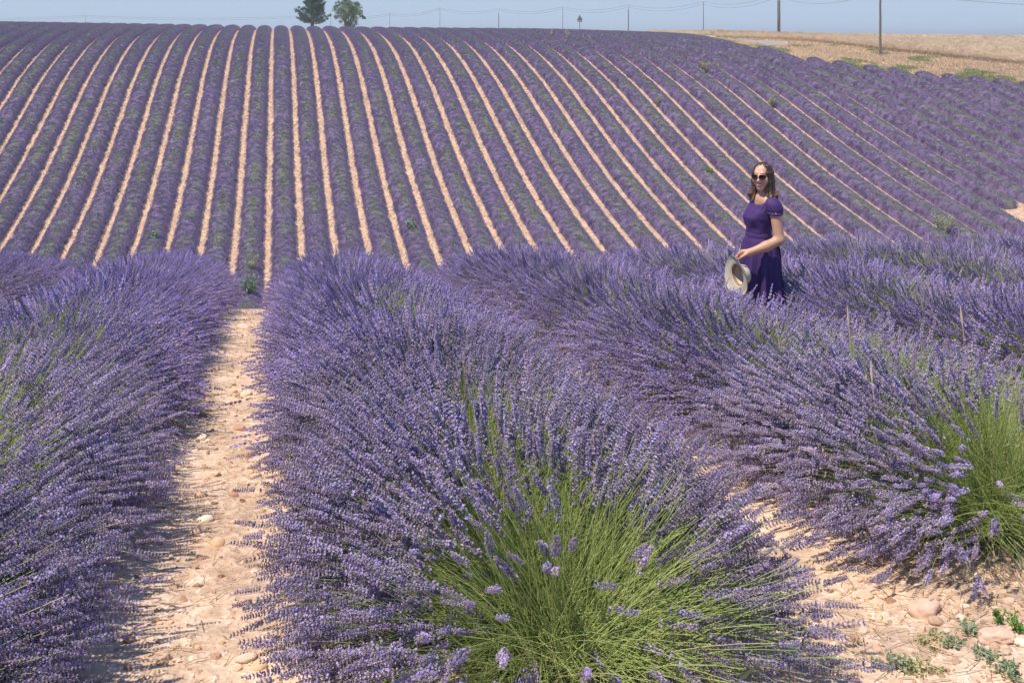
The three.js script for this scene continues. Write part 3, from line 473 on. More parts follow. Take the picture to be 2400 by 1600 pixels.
{ // round broadleaf
  reseed(99);
  const d = 147, x = fromPx(815, d), t = thing('broadleaf_tree', 'bushy light green round tree standing on the crest, the right of two trees', 'tree', ground(x, d));
  const wood = [], s = new Soup(), cols = [[0.115, 0.205, 0.055], [0.14, 0.235, 0.065], [0.085, 0.16, 0.05], [0.165, 0.25, 0.08]];
  for (let i = 0; i < 5; i++) { const a = i * 1.3, r = 0.5; wood.push(tube([V(Math.cos(a) * 0.2, -0.3, Math.sin(a) * 0.2), V(Math.cos(a) * r, 1.2, Math.sin(a) * r), V(Math.cos(a) * r * 2.4, 2.9, Math.sin(a) * r * 2)], [0.15, 0.1, 0.03], 6)); }
  const lobes = [[-1.7, 3.1, 0, 0.7], [-1.5, 2.2, 0.2, 0.6], [-1.55, 3.9, 0, 0.45], [-0.6, 4.3, 0, 0.75], [0.1, 4.5, 0.1, 0.7], [0.9, 4.0, 0, 0.7], [1.5, 3.2, 0, 0.7], [2.0, 2.5, 0, 0.5], [1.1, 2.3, 0.4, 0.8], [0.2, 3.2, 0.7, 1.0], [-0.6, 2.6, 0.6, 0.9], [0.3, 1.8, 0.5, 0.8], [-0.5, 1.4, 0.2, 0.6], [0.8, 1.3, 0, 0.6], [0, 3.2, -0.9, 1.0], [-0.9, 3.3, -0.6, 0.9], [1.0, 3.0, -0.7, 0.9], [2.35, 1.9, 0, 0.25], [-0.2, 0.8, 0.1, 0.5], [0.5, 0.7, 0, 0.5], [1.35, 3.95, 0, 0.4], [0.2, 2.2, -0.6, 0.9]];
  for (const [a, b, c, r] of lobes) for (let k = 0; k < 9; k++) { const q = V(gauss(), gauss(), gauss()).normalize().multiplyScalar(r * rr(0.5, 1)); leafBag(s, V(a + q.x, b + q.y, c + q.z), r * 0.45, Math.round(95 * Math.max(r, 0.5)), 0.075, cols, 0.9); }
  mesh('trunk', mergeGeometries(wood), barkMat, t); mesh('crown', s.geometry(), leafMat, t);
}
{ // shrub at the foot of the third pole
  reseed(101); const d = 168, x = fromPx(1649, d), t = thing('shrub', 'small dark green shrub at the foot of a thin utility pole', 'shrub', ground(x, d)), s = new Soup();
  for (let i = 0; i < 16; i++) leafBag(s, V(rr(-1.1, 1.1), rr(0.2, 0.75), rr(-0.5, 0.5)), 0.4, 60, 0.07, [[0.09, 0.14, 0.05], [0.07, 0.12, 0.04]]);
  mesh('foliage', s.geometry(), leafMat, t); mesh('twigs', mergeGeometries([0, 1, 2].map((i) => tube([V(0, -0.1, 0), V(i * 0.5 - 0.5, 0.7, 0)], [0.04, 0.01], 5))), barkMat, t);
}

// ---------------------------------------------------------------- weeds and dry stalks in the lavender
function weed(name, label, category, px, py, h, w, opts) {   // py is where its foot shows
  reseed(Math.round(px * 7 + py)); const d0 = opts.d ?? 60, x = fromPx(px, d0), t = thing(name, label, category, ground(x, d0)), st = [], s = new Soup(), n = opts.n ?? 12;
  for (let i = 0; i < n; i++) {
    const a = rr(0, 6.28), r = w * Math.sqrt(rnd()) * 0.9, H = h * rr(0.6, 1), P = [V(Math.cos(a) * r * 0.15, -0.05, Math.sin(a) * r * 0.15), V(Math.cos(a) * r * 0.5, H * 0.5, Math.sin(a) * r * 0.5), V(Math.cos(a) * r, H, Math.sin(a) * r)];
    st.push(tube(P, [opts.stem ?? 0.014, 0.01, 0.004], 4));
    for (let k = 0; k < (opts.leaves ?? 8); k++) { const u = rr(0.2, 1), q = u < 0.5 ? P[0].clone().lerp(P[1], u * 2) : P[1].clone().lerp(P[2], u * 2 - 1); leafBag(s, q, opts.bag ?? 0.1, opts.per ?? 5, opts.leaf ?? 0.05, opts.cols); }
  }
  mesh('stems', paint(mergeGeometries(st), opts.cols[0]), spikeMat, t); if (s.p.length) mesh(opts.part ?? 'leaves', s.geometry(), leafMat, t);
  return t;
}
// distance at which the lavender slope shows at a given row of the photograph
const slopeD = (px, py) => { for (let d = 52; d < 131; d += 0.1) if (HOR + FL * (EYE - gy(fromPx(px, d), d)) / d <= py) return d; return 130; };
const GREY = [[0.36, 0.39, 0.24], [0.42, 0.44, 0.28], [0.28, 0.33, 0.19]], DUSTY = [[0.27, 0.34, 0.20], [0.32, 0.38, 0.24], [0.22, 0.29, 0.16]], TEAL = [[0.17, 0.27, 0.17], [0.21, 0.31, 0.20], [0.25, 0.33, 0.22]], BRIGHT = [[0.12, 0.25, 0.04], [0.16, 0.28, 0.05]], STRAW = [[0.55, 0.45, 0.27], [0.48, 0.38, 0.22], [0.62, 0.52, 0.34]], OLIVE = [[0.40, 0.39, 0.18], [0.46, 0.42, 0.22], [0.33, 0.34, 0.14]];
for (const [label, px, py, h, w, cols, o] of [
  ['pale grey green wild shrub in the far lavender, right of the person', 2210, 552, 1.45, 0.75, GREY, { n: 26, per: 5, leaf: 0.05 }],
  ['tall pale feathery weed where the stony path dips out of sight', 590, 650, 1.5, 0.55, GREY, { n: 18, per: 4 }],
  ['bluish green bushy weed just above the end of the stony path', 575, 712, 1.5, 0.75, TEAL, { n: 26, per: 6, leaf: 0.07 }],
  ['broad leaved green weed in a far row above the left lavender mound', 357, 575, 0.85, 0.4, TEAL, { n: 10, leaf: 0.09 }],
  ['blue green tufted weed in a far row above the central lavender mound', 967, 552, 0.95, 0.5, TEAL, { n: 14, leaf: 0.09 }],
  ['small blue green weed beside a path, left of the tufted weed', 866, 507, 0.75, 0.25, TEAL, { n: 7 }],
  ['bright green weed beside a path, left of the head of the person', 1659, 418, 0.9, 0.4, BRIGHT, { n: 12, per: 7, leaf: 0.07 }],
  ['yellowish dry weed at the top of a short bare stretch of path', 1541, 250, 0.9, 0.4, OLIVE, { n: 10 }],
  ['pale yellow weed clump high in the right part of the lavender', 1652, 170, 1.0, 0.55, OLIVE, { n: 16, per: 6 }],
  ['smaller pale yellow weed just right of the yellow clump', 1679, 164, 0.8, 0.3, OLIVE, { n: 9 }],
  ['thin spiky pale weed just below the pale yellow weed clump', 1690, 186, 1.1, 0.25, GREY, { n: 6, per: 2 }],
  ['whitish weed on the upper central slope below the round tree', 878, 175, 0.8, 0.35, GREY, { n: 10 }],
  ['pale upright weed near the upper right field edge', 2243, 192, 1.1, 0.28, GREY, { n: 9, per: 3 }],
  ['olive green weed low on the right slope below the wheat', 1808, 252, 1.0, 0.5, OLIVE, { n: 14 }],
  ['dry yellow grass tuft by a path end below the thin pole', 930, 98, 0.9, 0.6, OLIVE, { n: 14, leaves: 2, per: 2 }],
]) weed('weed', label, 'weed', px, py, h, w, { cols, d: slopeD(px, py), ...o });
for (const [label, px, py, h, w, n] of [['narrow plume of tall dry grass near the skyline, left of the triangular sign', 1293, 92, 1.35, 0.2, 16], ['wider plume of tall dry grass near the skyline below the triangular sign', 1331, 94, 1.3, 0.4, 22], ['sparse dry grass plume just right of the wider plume', 1367, 100, 1.1, 0.15, 5]])
  weed('dry_grass', label, 'dry grass', px, py, h, w, { cols: STRAW, d: slopeD(px, py), n, leaves: 3, per: 3, leaf: 0.06, bag: 0.08, stem: 0.02, part: 'seed_heads' });
// single dry stalks standing out of the near lavender: foot and tip as photograph columns and rows, distance
for (const [label, x0, y1, x1, d] of [
  ['tall pale dry grass stalk above the lavender, below and right of the person', 2000, 722, 1987, 5.0],
  ['pair of pale dry grass blades above the lavender below the person', 1836, 746, 1821, 5.2],
  ['thin dry stalk rising in front of the hat', 1716, 652, 1700, 6.9],
  ['dry reddish stalk leaning in the lavender near the right edge', 2275, 722, 2252, 5.4],
  ['short pale dry stalk low in the lavender right of centre', 2050, 850, 2042, 4.1],
  ['pale crossed dry stalk among the green stems of the front clump', 1440, 1300, 1496, 2.85],
]) {
  reseed(x0); const xa = fromPx(x0, d), foot = ground(xa, d), xb = fromPx(x1, d), yb = EYE - (y1 - HOR) / FL * d, t = thing('dry_stalk', label, 'dry stalk', foot), tip = V(xb - xa, yb - foot.y, 0), mid = tip.clone().multiplyScalar(0.5).add(V(0.012, 0, 0.02)), straw = std({ color: rgb(0.6, 0.48, 0.32) });
  mesh('stem', tube([V(0, 0, 0), mid, tip], [0.0035, 0.003, 0.002], 5), straw, t);
  const P = [tip.clone().lerp(mid, 0.28), tip.clone().lerp(mid, 0.14), tip.clone().add(V(0, 0.01, 0))]; mesh('seed_head', tube(P, [0.002, 0.0065, 0.0015], 6), std({ color: rgb(0.66, 0.54, 0.38) }), t);
  if (label.startsWith('pair')) mesh('blade', tube([V(0.02, 0, 0), mid.clone().add(V(0.03, -0.02, 0)), tip.clone().add(V(0.018, -0.05, 0.01))], [0.003, 0.003, 0.001], 5), straw, t);
}

// ---------------------------------------------------------------- stones, clods, straw and small weeds on the bare soil
function stoneGeometry(sd, flat, rough) {
  const g = mergeVertices(new THREE.IcosahedronGeometry(1, 5).deleteAttribute('uv').deleteAttribute('normal')), p = g.attributes.position;
  const cuts = []; reseed(sd); for (let i = 0; i < 5; i++) cuts.push([V(gauss(), gauss() * 0.7, gauss()).normalize(), rr(0.55, 0.88)]);
  for (let i = 0; i < p.count; i++) {
    const v = V(p.getX(i), p.getY(i), p.getZ(i)); let k = 1 + 0.5 * (fbm(v.x * 1.1 + sd, v.y * 1.1 + v.z * 0.9, 3) - 0.45);
    for (const [n, c] of cuts) { const q = v.dot(n) * k; if (q > c) k *= lerp(1, c / q, rough); }
    k += 0.16 * (0.3 + rough) * (Math.abs(fbm(v.x * 2.6 + sd, v.y * 2.6 + v.z * 1.9, 3) - 0.47) * -2.2 + 0.2) + 0.05 * (noise3(v.x * 8 + sd, v.y * 8, v.z * 8) - 0.5); v.multiplyScalar(k); p.setXYZ(i, v.x, v.y * flat, v.z);
  }
  g.computeVertexNormals();
  return paint(g, (x, y, z) => { const n = 0.72 + 0.34 * fbm(x * 2.2 + sd, y * 2.2 + z * 1.7, 3) + 0.30 * noise3(x * 6 + sd, y * 6, z * 6), w = noise3(x * 1.6, y * 1.6 + sd, z * 1.6); return [n, n * (0.95 + 0.06 * w), n * (0.90 + 0.12 * w)]; });
}
const stoneShapes = []; for (let i = 0; i < 8; i++) stoneShapes.push(stoneGeometry(i * 37 + 11, [0.55, 0.7, 0.42, 0.8][i % 4], i < 4 ? 0.35 : 1));
const stoneMats = {}, stoneMat = (c) => stoneMats[c] ??= std({ color: rgb(...({ pale: [0.70, 0.54, 0.41], white: [0.74, 0.64, 0.53], tan: [0.62, 0.44, 0.31], red: [0.50, 0.29, 0.19], brown: [0.48, 0.33, 0.24], grey: [0.56, 0.48, 0.42], orange: [0.68, 0.45, 0.29], pink: [0.64, 0.46, 0.36], dark: [0.32, 0.23, 0.18] }[c])), vertexColors: true, roughness: 0.95 });
[[570, 770, 34, 'pale', 2, 'flat pale stone at the far end of the stony path'], [588, 780, 20, 'brown', 1, 'brownish stone touching the flat pale one at the far path end'], [626, 838, 42, 'white', 3, 'large rounded pale stone half under the central lavender row'],
  [580, 856, 15, 'red', 5, 'small red brown stone left of the large rounded pale one'], [497, 868, 32, 'tan', 4, 'tan clod at the foot of the left row, upper part of path'], [488, 932, 20, 'brown', 7, 'upright brown stone in the shade of the left row'], [451, 962, 40, 'grey', 2, 'flat greyish stone jutting out from under the left row'],
  [462, 978, 40, 'dark', 6, 'flat dark reddish stone just below the flat greyish one'], [558, 1008, 33, 'red', 4, 'blocky red brown stone on the right half of the path'], [424, 1003, 22, 'tan', 1, 'tan stone at the edge of the left row, below the flat pair'], [470, 1030, 30, 'white', 0, 'whitish buried stone left of centre on the path'],
  [582, 1072, 44, 'brown', 5, 'rough dark brown lump beside the central row'], [574, 928, 30, 'pale', 2, 'flat pale slab in the upper path, right side'], [549, 920, 16, 'orange', 5, 'small orange stone above the blocky red brown one'], [418, 1099, 20, 'brown', 0, 'brown stone lying in the shadow streaks left of the path'],
  [549, 1094, 14, 'tan', 4, 'small tan stone left of and below the rough brown lump'], [580, 1111, 27, 'orange', 2, 'long low orange stone below the rough brown lump'], [499, 1117, 34, 'pale', 6, 'low pale slab in the middle of the path'], [547, 1165, 24, 'red', 7, 'angular reddish chunk standing upright mid path'],
  [470, 1164, 32, 'tan', 2, 'flat tan stone left of the upright reddish chunk'], [478, 1222, 38, 'white', 0, 'smooth white dome shaped stone in the middle of the path'], [458, 1251, 25, 'tan', 1, 'smooth light tan pebble just below the white dome stone'], [400, 1225, 18, 'orange', 4, 'orange brown pebble left of the white dome stone'],
  [549, 1225, 24, 'tan', 2, 'flat tan pebble right of the white dome stone'], [509, 1279, 36, 'orange', 1, 'smooth oval tan stone with a crisp shadow, mid path'], [250, 1404, 52, 'grey', 3, 'big shaded grey stone tucked under the left row'], [377, 1279, 14, 'brown', 5, 'small brown pebble left of the smooth oval stone'],
  [461, 1521, 19, 'orange', 1, 'lone orange pebble near the bottom of the path'], [574, 1549, 52, 'pale', 2, 'large flat pale stone at the bottom of the path'], [605, 1567, 40, 'orange', 0, 'rounded orange stone right of the large flat pale one'], [555, 1576, 22, 'tan', 4, 'tan pebble just below the large flat pale stone'],
  [624, 1330, 30, 'tan', 6, 'tan clod against the central row in the lower path'], [373, 1464, 14, 'orange', 4, 'left one of two small orange pebbles in the lower path'], [397, 1463, 18, 'orange', 2, 'right one of two small orange pebbles in the lower path'],
  [1990, 1312, 28, 'pale', 0, 'pale rounded stone under the tip of the right row'], [2030, 1404, 42, 'tan', 2, 'flat tan stone at the left foot of the right row'], [2178, 1444, 84, 'pink', 5, 'large pinkish boulder with a flower spike lying on it'], [2196, 1464, 36, 'brown', 1, 'rounded brown cobble in front of the large pinkish boulder'],
  [2256, 1458, 26, 'pale', 7, 'blocky pale stone right of the large pinkish boulder'], [2306, 1464, 15, 'dark', 1, 'small dark brown pebble right of the blocky pale stone'], [2223, 1485, 19, 'grey', 0, 'smooth grey pebble below the large pinkish boulder'], [2340, 1503, 92, 'pink', 6, 'large slanting pink grey slab at lower right'],
  [2334, 1518, 23, 'brown', 1, 'brown cobble leaning in front of the slanting slab'], [2358, 1519, 20, 'tan', 0, 'small tan cobble in front of the slanting slab, right side'], [2398, 1516, 32, 'white', 1, 'round whitish cobble cut by the right picture edge'], [2370, 1416, 30, 'pink', 5, 'angular pinkish stone below the end of the right row'],
  [2333, 1433, 22, 'pale', 4, 'pale wedge stone next to a small green weed'], [2078, 1448, 24, 'pale', 1, 'light tan pebble on bare soil left of the pinkish boulder'], [2130, 1449, 22, 'pale', 2, 'flat cream pebble touching the left side of the pinkish boulder'], [2240, 1436, 20, 'tan', 0, 'tan pebble just above the blocky pale stone'], [2264, 1425, 22, 'pale', 4, 'cream angular pebble above the blocky pale stone, further back'],
].forEach(([px, py, w, c, k, label], i) => {
  reseed(3000 + i * 17); const p = groundAt(px, py), d = -p.z, r = w / FL * d / 2, o = tag(mesh('stone', stoneShapes[k], stoneMat(c)), label, 'stone', 'stones on the bare soil');
  o.position.copy(p).add(V(0, r * 0.06, -r * 0.3)); o.scale.set(r, r * rr(0.85, 1.1), r * rr(0.75, 1)); o.rotation.set(gauss() * 0.12, rr(-0.5, 0.5), gauss() * 0.12);
});
{ // gravel and clods nobody could count
  reseed(606); const m = [], c = [], g0 = stoneGeometry(5, 0.6, 1), pebble = (() => { const g = mergeVertices(new THREE.IcosahedronGeometry(1, 1).deleteAttribute('uv').deleteAttribute('normal')), p = g.attributes.position; for (let i = 0; i < p.count; i++) { const k = rr(0.6, 1.15); p.setXYZ(i, p.getX(i) * k, p.getY(i) * k * 0.5, p.getZ(i) * k); } const f = g.toNonIndexed(); f.computeVertexNormals(); return f; })();
  const put = (x, d, r) => { const t = rr(0.75, 1.15), w = rnd(); scatter(m, c, x, d, r, w < 0.55 ? [0.56 * t, 0.385 * t, 0.265 * t] : w < 0.8 ? [0.66 * t, 0.52 * t, 0.4 * t] : [0.42 * t, 0.26 * t, 0.17 * t], 0.5); };
  for (let i = 0; i < 12000; i++) { const k = rnd() < 0.62 ? 0 : rnd() < 0.8 ? 1 : 2, d = k ? rr(2, 12) : rr(1.8, 13.2), x = pathX(NEAR, k, d) + gauss() * 0.32; put(x, d, 0.003 + 0.019 * Math.pow(rnd(), 7)); }
  for (let i = 0; i < 5000; i++) put(rr(0.4, 2.4), rr(1.9, 3.6), 0.003 + 0.016 * Math.pow(rnd(), 7));
  tag(instanced('gravel', pebble, std({ roughness: 0.95 }), m, c, scene), 'loose gravel and crumbs of soil between the near rows', null, null, 'stuff');
  const m2 = [], c2 = []; const put2 = (x, d, r) => { const t = rr(0.8, 1.15), w = rnd(), s = new THREE.Matrix4().makeRotationY(rr(0, 6)); s.scale(V(r, r * rr(0.6, 1), r)).setPosition(x, gy(x, d), -d); m2.push(s); c2.push(...(w < 0.6 ? [0.58 * t, 0.40 * t, 0.255 * t] : w < 0.8 ? [0.66 * t, 0.49 * t, 0.34 * t] : [0.42 * t, 0.27 * t, 0.165 * t])); };
  for (let k = -17; k <= 47; k++) for (let d = 50; d < 128; d += rr(0.05, 0.12)) { const x = pathX(FAR, k, d) + gauss() * 0.17, px = pxOf(x, d); if (px < -80 || px > 2480 || d > dEnd(px)) continue; put2(x, d, rr(0.025, 0.085)); }
  tag(instanced('clods', pebble, std({ color: rgb(0.95, 0.92, 0.88), roughness: 0.95 }), m2, c2, scene), 'stony clods along the paths of the far hillside', null, null, 'stuff');
  // straw and broken stems
  const m3 = [], c3 = [], blade = tube([V(-0.5, 0, 0), V(0, 0.05, 0.03), V(0.5, 0, 0)], [0.02, 0.022, 0.012], 3);
  for (let i = 0; i < 1500; i++) { const a = rnd() < 0.55, d = a ? rr(1.9, 3.7) : rr(2, 9), x = a ? rr(0.7, 2.4) : pathX(NEAR, rnd() < 0.7 ? 0 : 1, d) + gauss() * 0.3, l = rr(0.03, 0.13), t = rr(0.7, 1.1), q = new THREE.Matrix4().makeRotationFromEuler(new THREE.Euler(gauss() * 0.1, rr(0, 6.28), gauss() * 0.12)); q.scale(V(l, 0.07, 0.07)).setPosition(x, gy(x, d) + 0.006, -d); m3.push(q); c3.push(0.62 * t, 0.48 * t, 0.31 * t); }
  tag(instanced('straw', blade, std({ roughness: 0.9 }), m3, c3, scene), 'dry straw and broken stems scattered on the soil', null, null, 'stuff');
}
for (const [label, px, py, w, h, n, cols] of [
  ['low green weed cluster at the bottom edge, right of the front clump', 2095, 1566, 0.075, 0.05, 22, DUSTY], ['yellowish low weed mat below the large pinkish boulder', 2190, 1508, 0.085, 0.035, 20, OLIVE], ['flat silvery green weed right of the yellowish mat', 2240, 1512, 0.05, 0.03, 12, DUSTY], ['small leafy weed above the slanting slab', 2273, 1484, 0.045, 0.06, 12, DUSTY],
  ['upright green weed sprig between the pebbles and the slab', 2344, 1458, 0.03, 0.085, 10, BRIGHT], ['leafy green weed at the right edge behind the slab', 2385, 1480, 0.04, 0.09, 12, BRIGHT], ['sparse weed mat near the bottom right corner', 2306, 1545, 0.06, 0.035, 16, DUSTY], ['dense small weed at the very bottom right', 2362, 1580, 0.06, 0.05, 22, DUSTY], ['thin weed cluster on the bottom edge between two mats', 2160, 1580, 0.08, 0.045, 20, OLIVE]]) {
  reseed(px * 3 + py); const t = thing('ground_weed', label, 'weed', groundAt(px, py), 'small weeds on the bare headland'), st = [], s = new Soup();
  for (let i = 0; i < n; i++) { const a = rr(0, 6.28), r = 0.9 * w * Math.sqrt(rnd()), q = V(Math.cos(a) * r, 0.8 * h * rr(0.3, 1) * (1.1 - r / w * 0.6), Math.sin(a) * r); st.push(tube([V(q.x * 0.2, -0.01, q.z * 0.2), q.clone().multiplyScalar(0.6), q], [0.0018, 0.0014, 0.001], 3)); for (let k = 0; k < 5; k++) leafBag(s, q.clone().multiplyScalar(rr(0.5, 1)), 0.012, 2, 0.0062, cols, 0.5); }
  mesh('stems', paint(mergeGeometries(st), cols[0]), spikeMat, t); mesh('leaves', s.geometry(), leafMat, t);
}
// ---------------------------------------------------------------- the person, facing left, head turned to the camera, a hat in the left hand
{
  const D = 8.515, X0 = fromPx(1785, D), foot = V(X0, EYE - (834 - HOR) / FL * D, -D);   // local: x right, y up, z to the camera; px = 1785 + 274 x, py = 834 - 274 y
  const t = thing('person', 'person in a purple short sleeved dress and sunglasses standing among the lavender, holding a hat', 'person', foot);
  const HC = V(0.002, 1.537, 0.02), F = V(-0.54, -0.01, 0.84).normalize(), S = V(0, 1, 0).cross(F).normalize(), Uh = F.clone().cross(S);   // head: forward, its left, up
  const H = (s, u, f) => [HC.x + S.x * s + Uh.x * u + F.x * f, HC.y + S.y * s + Uh.y * u + F.y * f, HC.z + S.z * s + Uh.z * u + F.z * f];
  const toHead = (x, y, z) => { const a = x - HC.x, b = y - HC.y, c = z - HC.z; return [a * S.x + b * S.y + c * S.z, a * Uh.x + b * Uh.y + c * Uh.z, a * F.x + b * F.y + c * F.z]; };
  const headF = (x, y, z) => {
    const [s0, u, f] = toHead(x, y, z), s = Math.abs(s0);
    let v = ellip(s, u, f, [0, 0.028, -0.014], [0.072, 0.088, 0.092]);
    v = smin(v, ellip(s, u, f, [0, -0.035, 0.026], [0.058, 0.072, 0.060]), 0.035);
    v = smin(v, Math.hypot(s, u + 0.096, f - 0.058) - 0.019, 0.035);
    v = smin(v, Math.hypot(s - 0.037, u + 0.026, f - 0.058) - 0.023, 0.03);          // cheeks
    v = smin(v, Math.hypot(s - 0.022, u - 0.03, f - 0.070) - 0.014, 0.022);           // brows
    v = smin(v, bone(s0, u, f, [0, 0.014, 0.082], [0, -0.024, 0.103], 0.008, 0.0105), 0.012);   // nose
    v = smin(v, Math.hypot(s - 0.011, u + 0.029, f - 0.091) - 0.008, 0.008);
    v = smin(v, bone(s0, u, f, [-0.019, -0.054, 0.080], [0.019, -0.054, 0.080], 0.006, 0.006), 0.010);   // lips
    v = smin(v, bone(s0, u, f, [-0.015, -0.069, 0.079], [0.015, -0.069, 0.079], 0.006, 0.006), 0.010);
    v = smin(v, ellip(s, u, f, [0.071, -0.004, -0.008], [0.010, 0.030, 0.018]), 0.008);  // ears
    return v;
  };
  const SH = [0.064, 1.315, 0.165], EL = [0.098, 1.035, 0.215], WR = [-0.150, 0.940, 0.235], bodyBones = [
    [[0.025, 1.36, -0.005], H(0, -0.075, -0.018), 0.057, 0.047, 0.04], [[0.02, 1.33, 0], [0.0, 1.05, 0], 0.085, 0.075, 0.05], [[0, 1.0, 0], [0, 0.85, 0], 0.1, 0.1, 0.05], [[0.015, 1.325, -0.12], [0.045, 1.325, 0.12], 0.04, 0.04, 0.05],
    [SH, EL, 0.0475, 0.042, 0.02], [EL, [-0.02, 0.985, 0.232], 0.0415, 0.041, 0.02], [[-0.02, 0.985, 0.232], WR, 0.041, 0.0275, 0.02],
    [[0.015, 1.315, -0.165], [0.0, 1.05, -0.2], 0.05, 0.042, 0.02], [[0.0, 1.05, -0.2], [-0.13, 0.86, -0.16], 0.041, 0.028, 0.02],
    [[-0.02, 0.86, 0.085], [-0.015, 0.48, 0.085], 0.065, 0.05, 0.03], [[-0.015, 0.48, 0.085], [0.0, 0.09, 0.085], 0.055, 0.036, 0.03], [[-0.02, 0.86, -0.085], [-0.03, 0.48, -0.085], 0.065, 0.05, 0.03], [[-0.03, 0.48, -0.085], [-0.03, 0.09, -0.085], 0.055, 0.036, 0.03],
    [[0.01, 0.04, 0.085], [-0.15, 0.03, 0.09], 0.036, 0.03, 0.03], [[-0.03, 0.04, -0.085], [-0.18, 0.03, -0.085], 0.036, 0.03, 0.03]];
  const bodyF = (x, y, z) => { let v = 9; for (const [a, b, ra, rb, k] of bodyBones) v = smin(v, bone(x, y, z, a, b, ra, rb), k); return v; };
  // left hand: palm, four fingers closing over the brim from behind, the thumb in front of it
  const K = [[-0.215, 0.944, 0.222], [-0.221, 0.930, 0.214], [-0.222, 0.914, 0.212], [-0.217, 0.899, 0.214]], handBones = [];
  K.forEach((k, i) => {
    handBones.push([WR, k, 0.022, 0.0135, 0.016]);
    const l = [0.040, 0.044, 0.041, 0.033][i], a = [k[0] - l * 0.72, k[1] - l * 0.55, k[2] - 0.008], b = [a[0] - l * 0.25, a[1] - l * 0.62, a[2] - 0.002], c = [b[0] + l * 0.10, b[1] - l * 0.45, b[2] + 0.004];
    handBones.push([k, a, 0.0098, 0.009, 0.006], [a, b, 0.009, 0.0082, 0.004], [b, c, 0.0082, 0.007, 0.004]);
  });
  handBones.push([[-0.165, 0.935, 0.242], [-0.200, 0.918, 0.257], 0.0165, 0.0125, 0.014], [[-0.200, 0.918, 0.257], [-0.229, 0.902, 0.256], 0.0115, 0.010, 0.005], [[-0.229, 0.902, 0.256], [-0.247, 0.884, 0.248], 0.010, 0.0078, 0.004]);
  const handF = (x, y, z) => { let v = 9; for (const [a, b, ra, rb, k] of handBones) v = smin(v, bone(x, y, z, a, b, ra, rb), k); return v; };
  const skin = [0.58, 0.33, 0.225], tone = (x, y, z) => { const n = 1 + 0.10 * (fbm(x * 40, y * 40 + z * 25, 2) - 0.4); return skin.map((c) => c * n); };
  const headTone = (x, y, z) => {
    const [s, u, f] = toHead(x, y, z), b = tone(x, y, z); let c = [b[0] * 1.22, b[1] * 1.2, b[2] * 1.24]; const as = Math.abs(s);
    const mouth = u + 0.061 - 10 * s * s;                                     // a smile turns up at the corners
    if (f > 0.05 && as < 0.027 && Math.abs(mouth) < 0.0145) c = [0.46, 0.15, 0.14]; if (f > 0.05 && as < 0.018 && Math.abs(mouth) < 0.005) c = [0.82, 0.78, 0.73];
    if (f > 0.03) { const k = Math.exp(-((as - 0.038) ** 2 + (u + 0.028) ** 2) / 0.0005) * 0.25; c = [c[0], c[1] * (1 - k), c[2] * (1 - k)]; }
    if (f > 0.05 && Math.abs(u - 0.037) < 0.004 && as > 0.012 && as < 0.045) c = [0.16, 0.10, 0.07];
    return c;
  };
  const parts = [paint(netMesh((x, y, z) => smin(bodyF(x, y, z), Math.max(handF(x, y, z), -(x + 0.163)), 0.012), [-0.24, -0.02, -0.26], [0.2, 1.5, 0.32], 0.009), tone), paint(netMesh((x, y, z) => smin(headF(x, y, z), Math.max(bone(x, y, z, ...bodyBones[0].slice(0, 4)), -0.02 - (y - 1.40)), 0.02), [-0.14, 1.385, -0.12], [0.14, 1.68, 0.17], 0.0035), headTone), paint(netMesh(handF, [-0.30, 0.84, 0.17], [-0.135, 0.985, 0.29], 0.003), tone)];
  mesh('body', mergeGeometries(parts), std({ vertexColors: true, roughness: 0.52 }), t);

  // dress: bodice and gathered skirt as one garment wall, waistband, puffed sleeves
  const Fd = V(-0.97, 0, 0.24), Ld = V(0.24, 0, 0.97);
  const LV = [[1.385, 0.032, 0.0, 0.062, 0.075], [1.365, 0.030, 0.0, 0.072, 0.115], [1.335, 0.026, 0.0, 0.088, 0.152], [1.29, 0.015, 0.0, 0.105, 0.165], [1.24, 0.0, 0.0, 0.122, 0.158], [1.19, -0.014, 0.0, 0.132, 0.152], [1.15, -0.018, 0.0, 0.122, 0.142], [1.10, -0.022, 0, 0.108, 0.132], [1.055, -0.024, 0, 0.104, 0.130], [1.03, -0.024, 0, 0.108, 0.134], [0.98, -0.022, 0, 0.128, 0.155], [0.92, -0.019, 0, 0.148, 0.176], [0.85, -0.019, 0, 0.162, 0.19], [0.75, -0.024, 0, 0.172, 0.203], [0.62, -0.022, 0, 0.182, 0.215], [0.50, -0.02, 0, 0.19, 0.226]];
  const level = (y) => { let i = 0; while (i < LV.length - 2 && y < LV[i + 1][0]) i++; const q = clamp((LV[i][0] - y) / (LV[i][0] - LV[i + 1][0])), s = q * q * (3 - 2 * q) * 0.5 + q * 0.5; return [1, 2, 3, 4].map((k) => lerp(LV[i][k], LV[i + 1][k], s) * (k === 3 ? 0.93 : 1)); };
  const wall = (y0, y1, rows, grow, fold) => {
    const pos = [], idx = [], M = 120;
    for (let i = 0; i <= rows; i++) {
      const y = lerp(y0, y1, i / rows), [cx, cz, a, b] = level(y), drop = clamp((1.03 - y) / 0.5);
      for (let j = 0; j < M; j++) {
        const th = j / M * 6.2832, w = fold ? fold(th, y, drop) : 0, ra = a + grow + w, rb = b + grow + w, c = Math.cos(th), s = Math.sin(th);
        const bust = y > 1.1 && y < 1.29 ? 0.016 * Math.sin((y - 1.1) / 0.19 * 3.14) * Math.exp(-(((Math.abs(th > 3.1416 ? 6.2832 - th : th) - 0.62) / 0.38) ** 2)) : 0;
        pos.push(cx + Fd.x * c * (ra + bust) + Ld.x * s * rb, y + (y > 1.30 ? -0.10 * Math.max(0, c) ** 3 * sstep(1.30, 1.385, y) : 0), cz + Fd.z * c * (ra + bust) + Ld.z * s * rb);
      }
    }
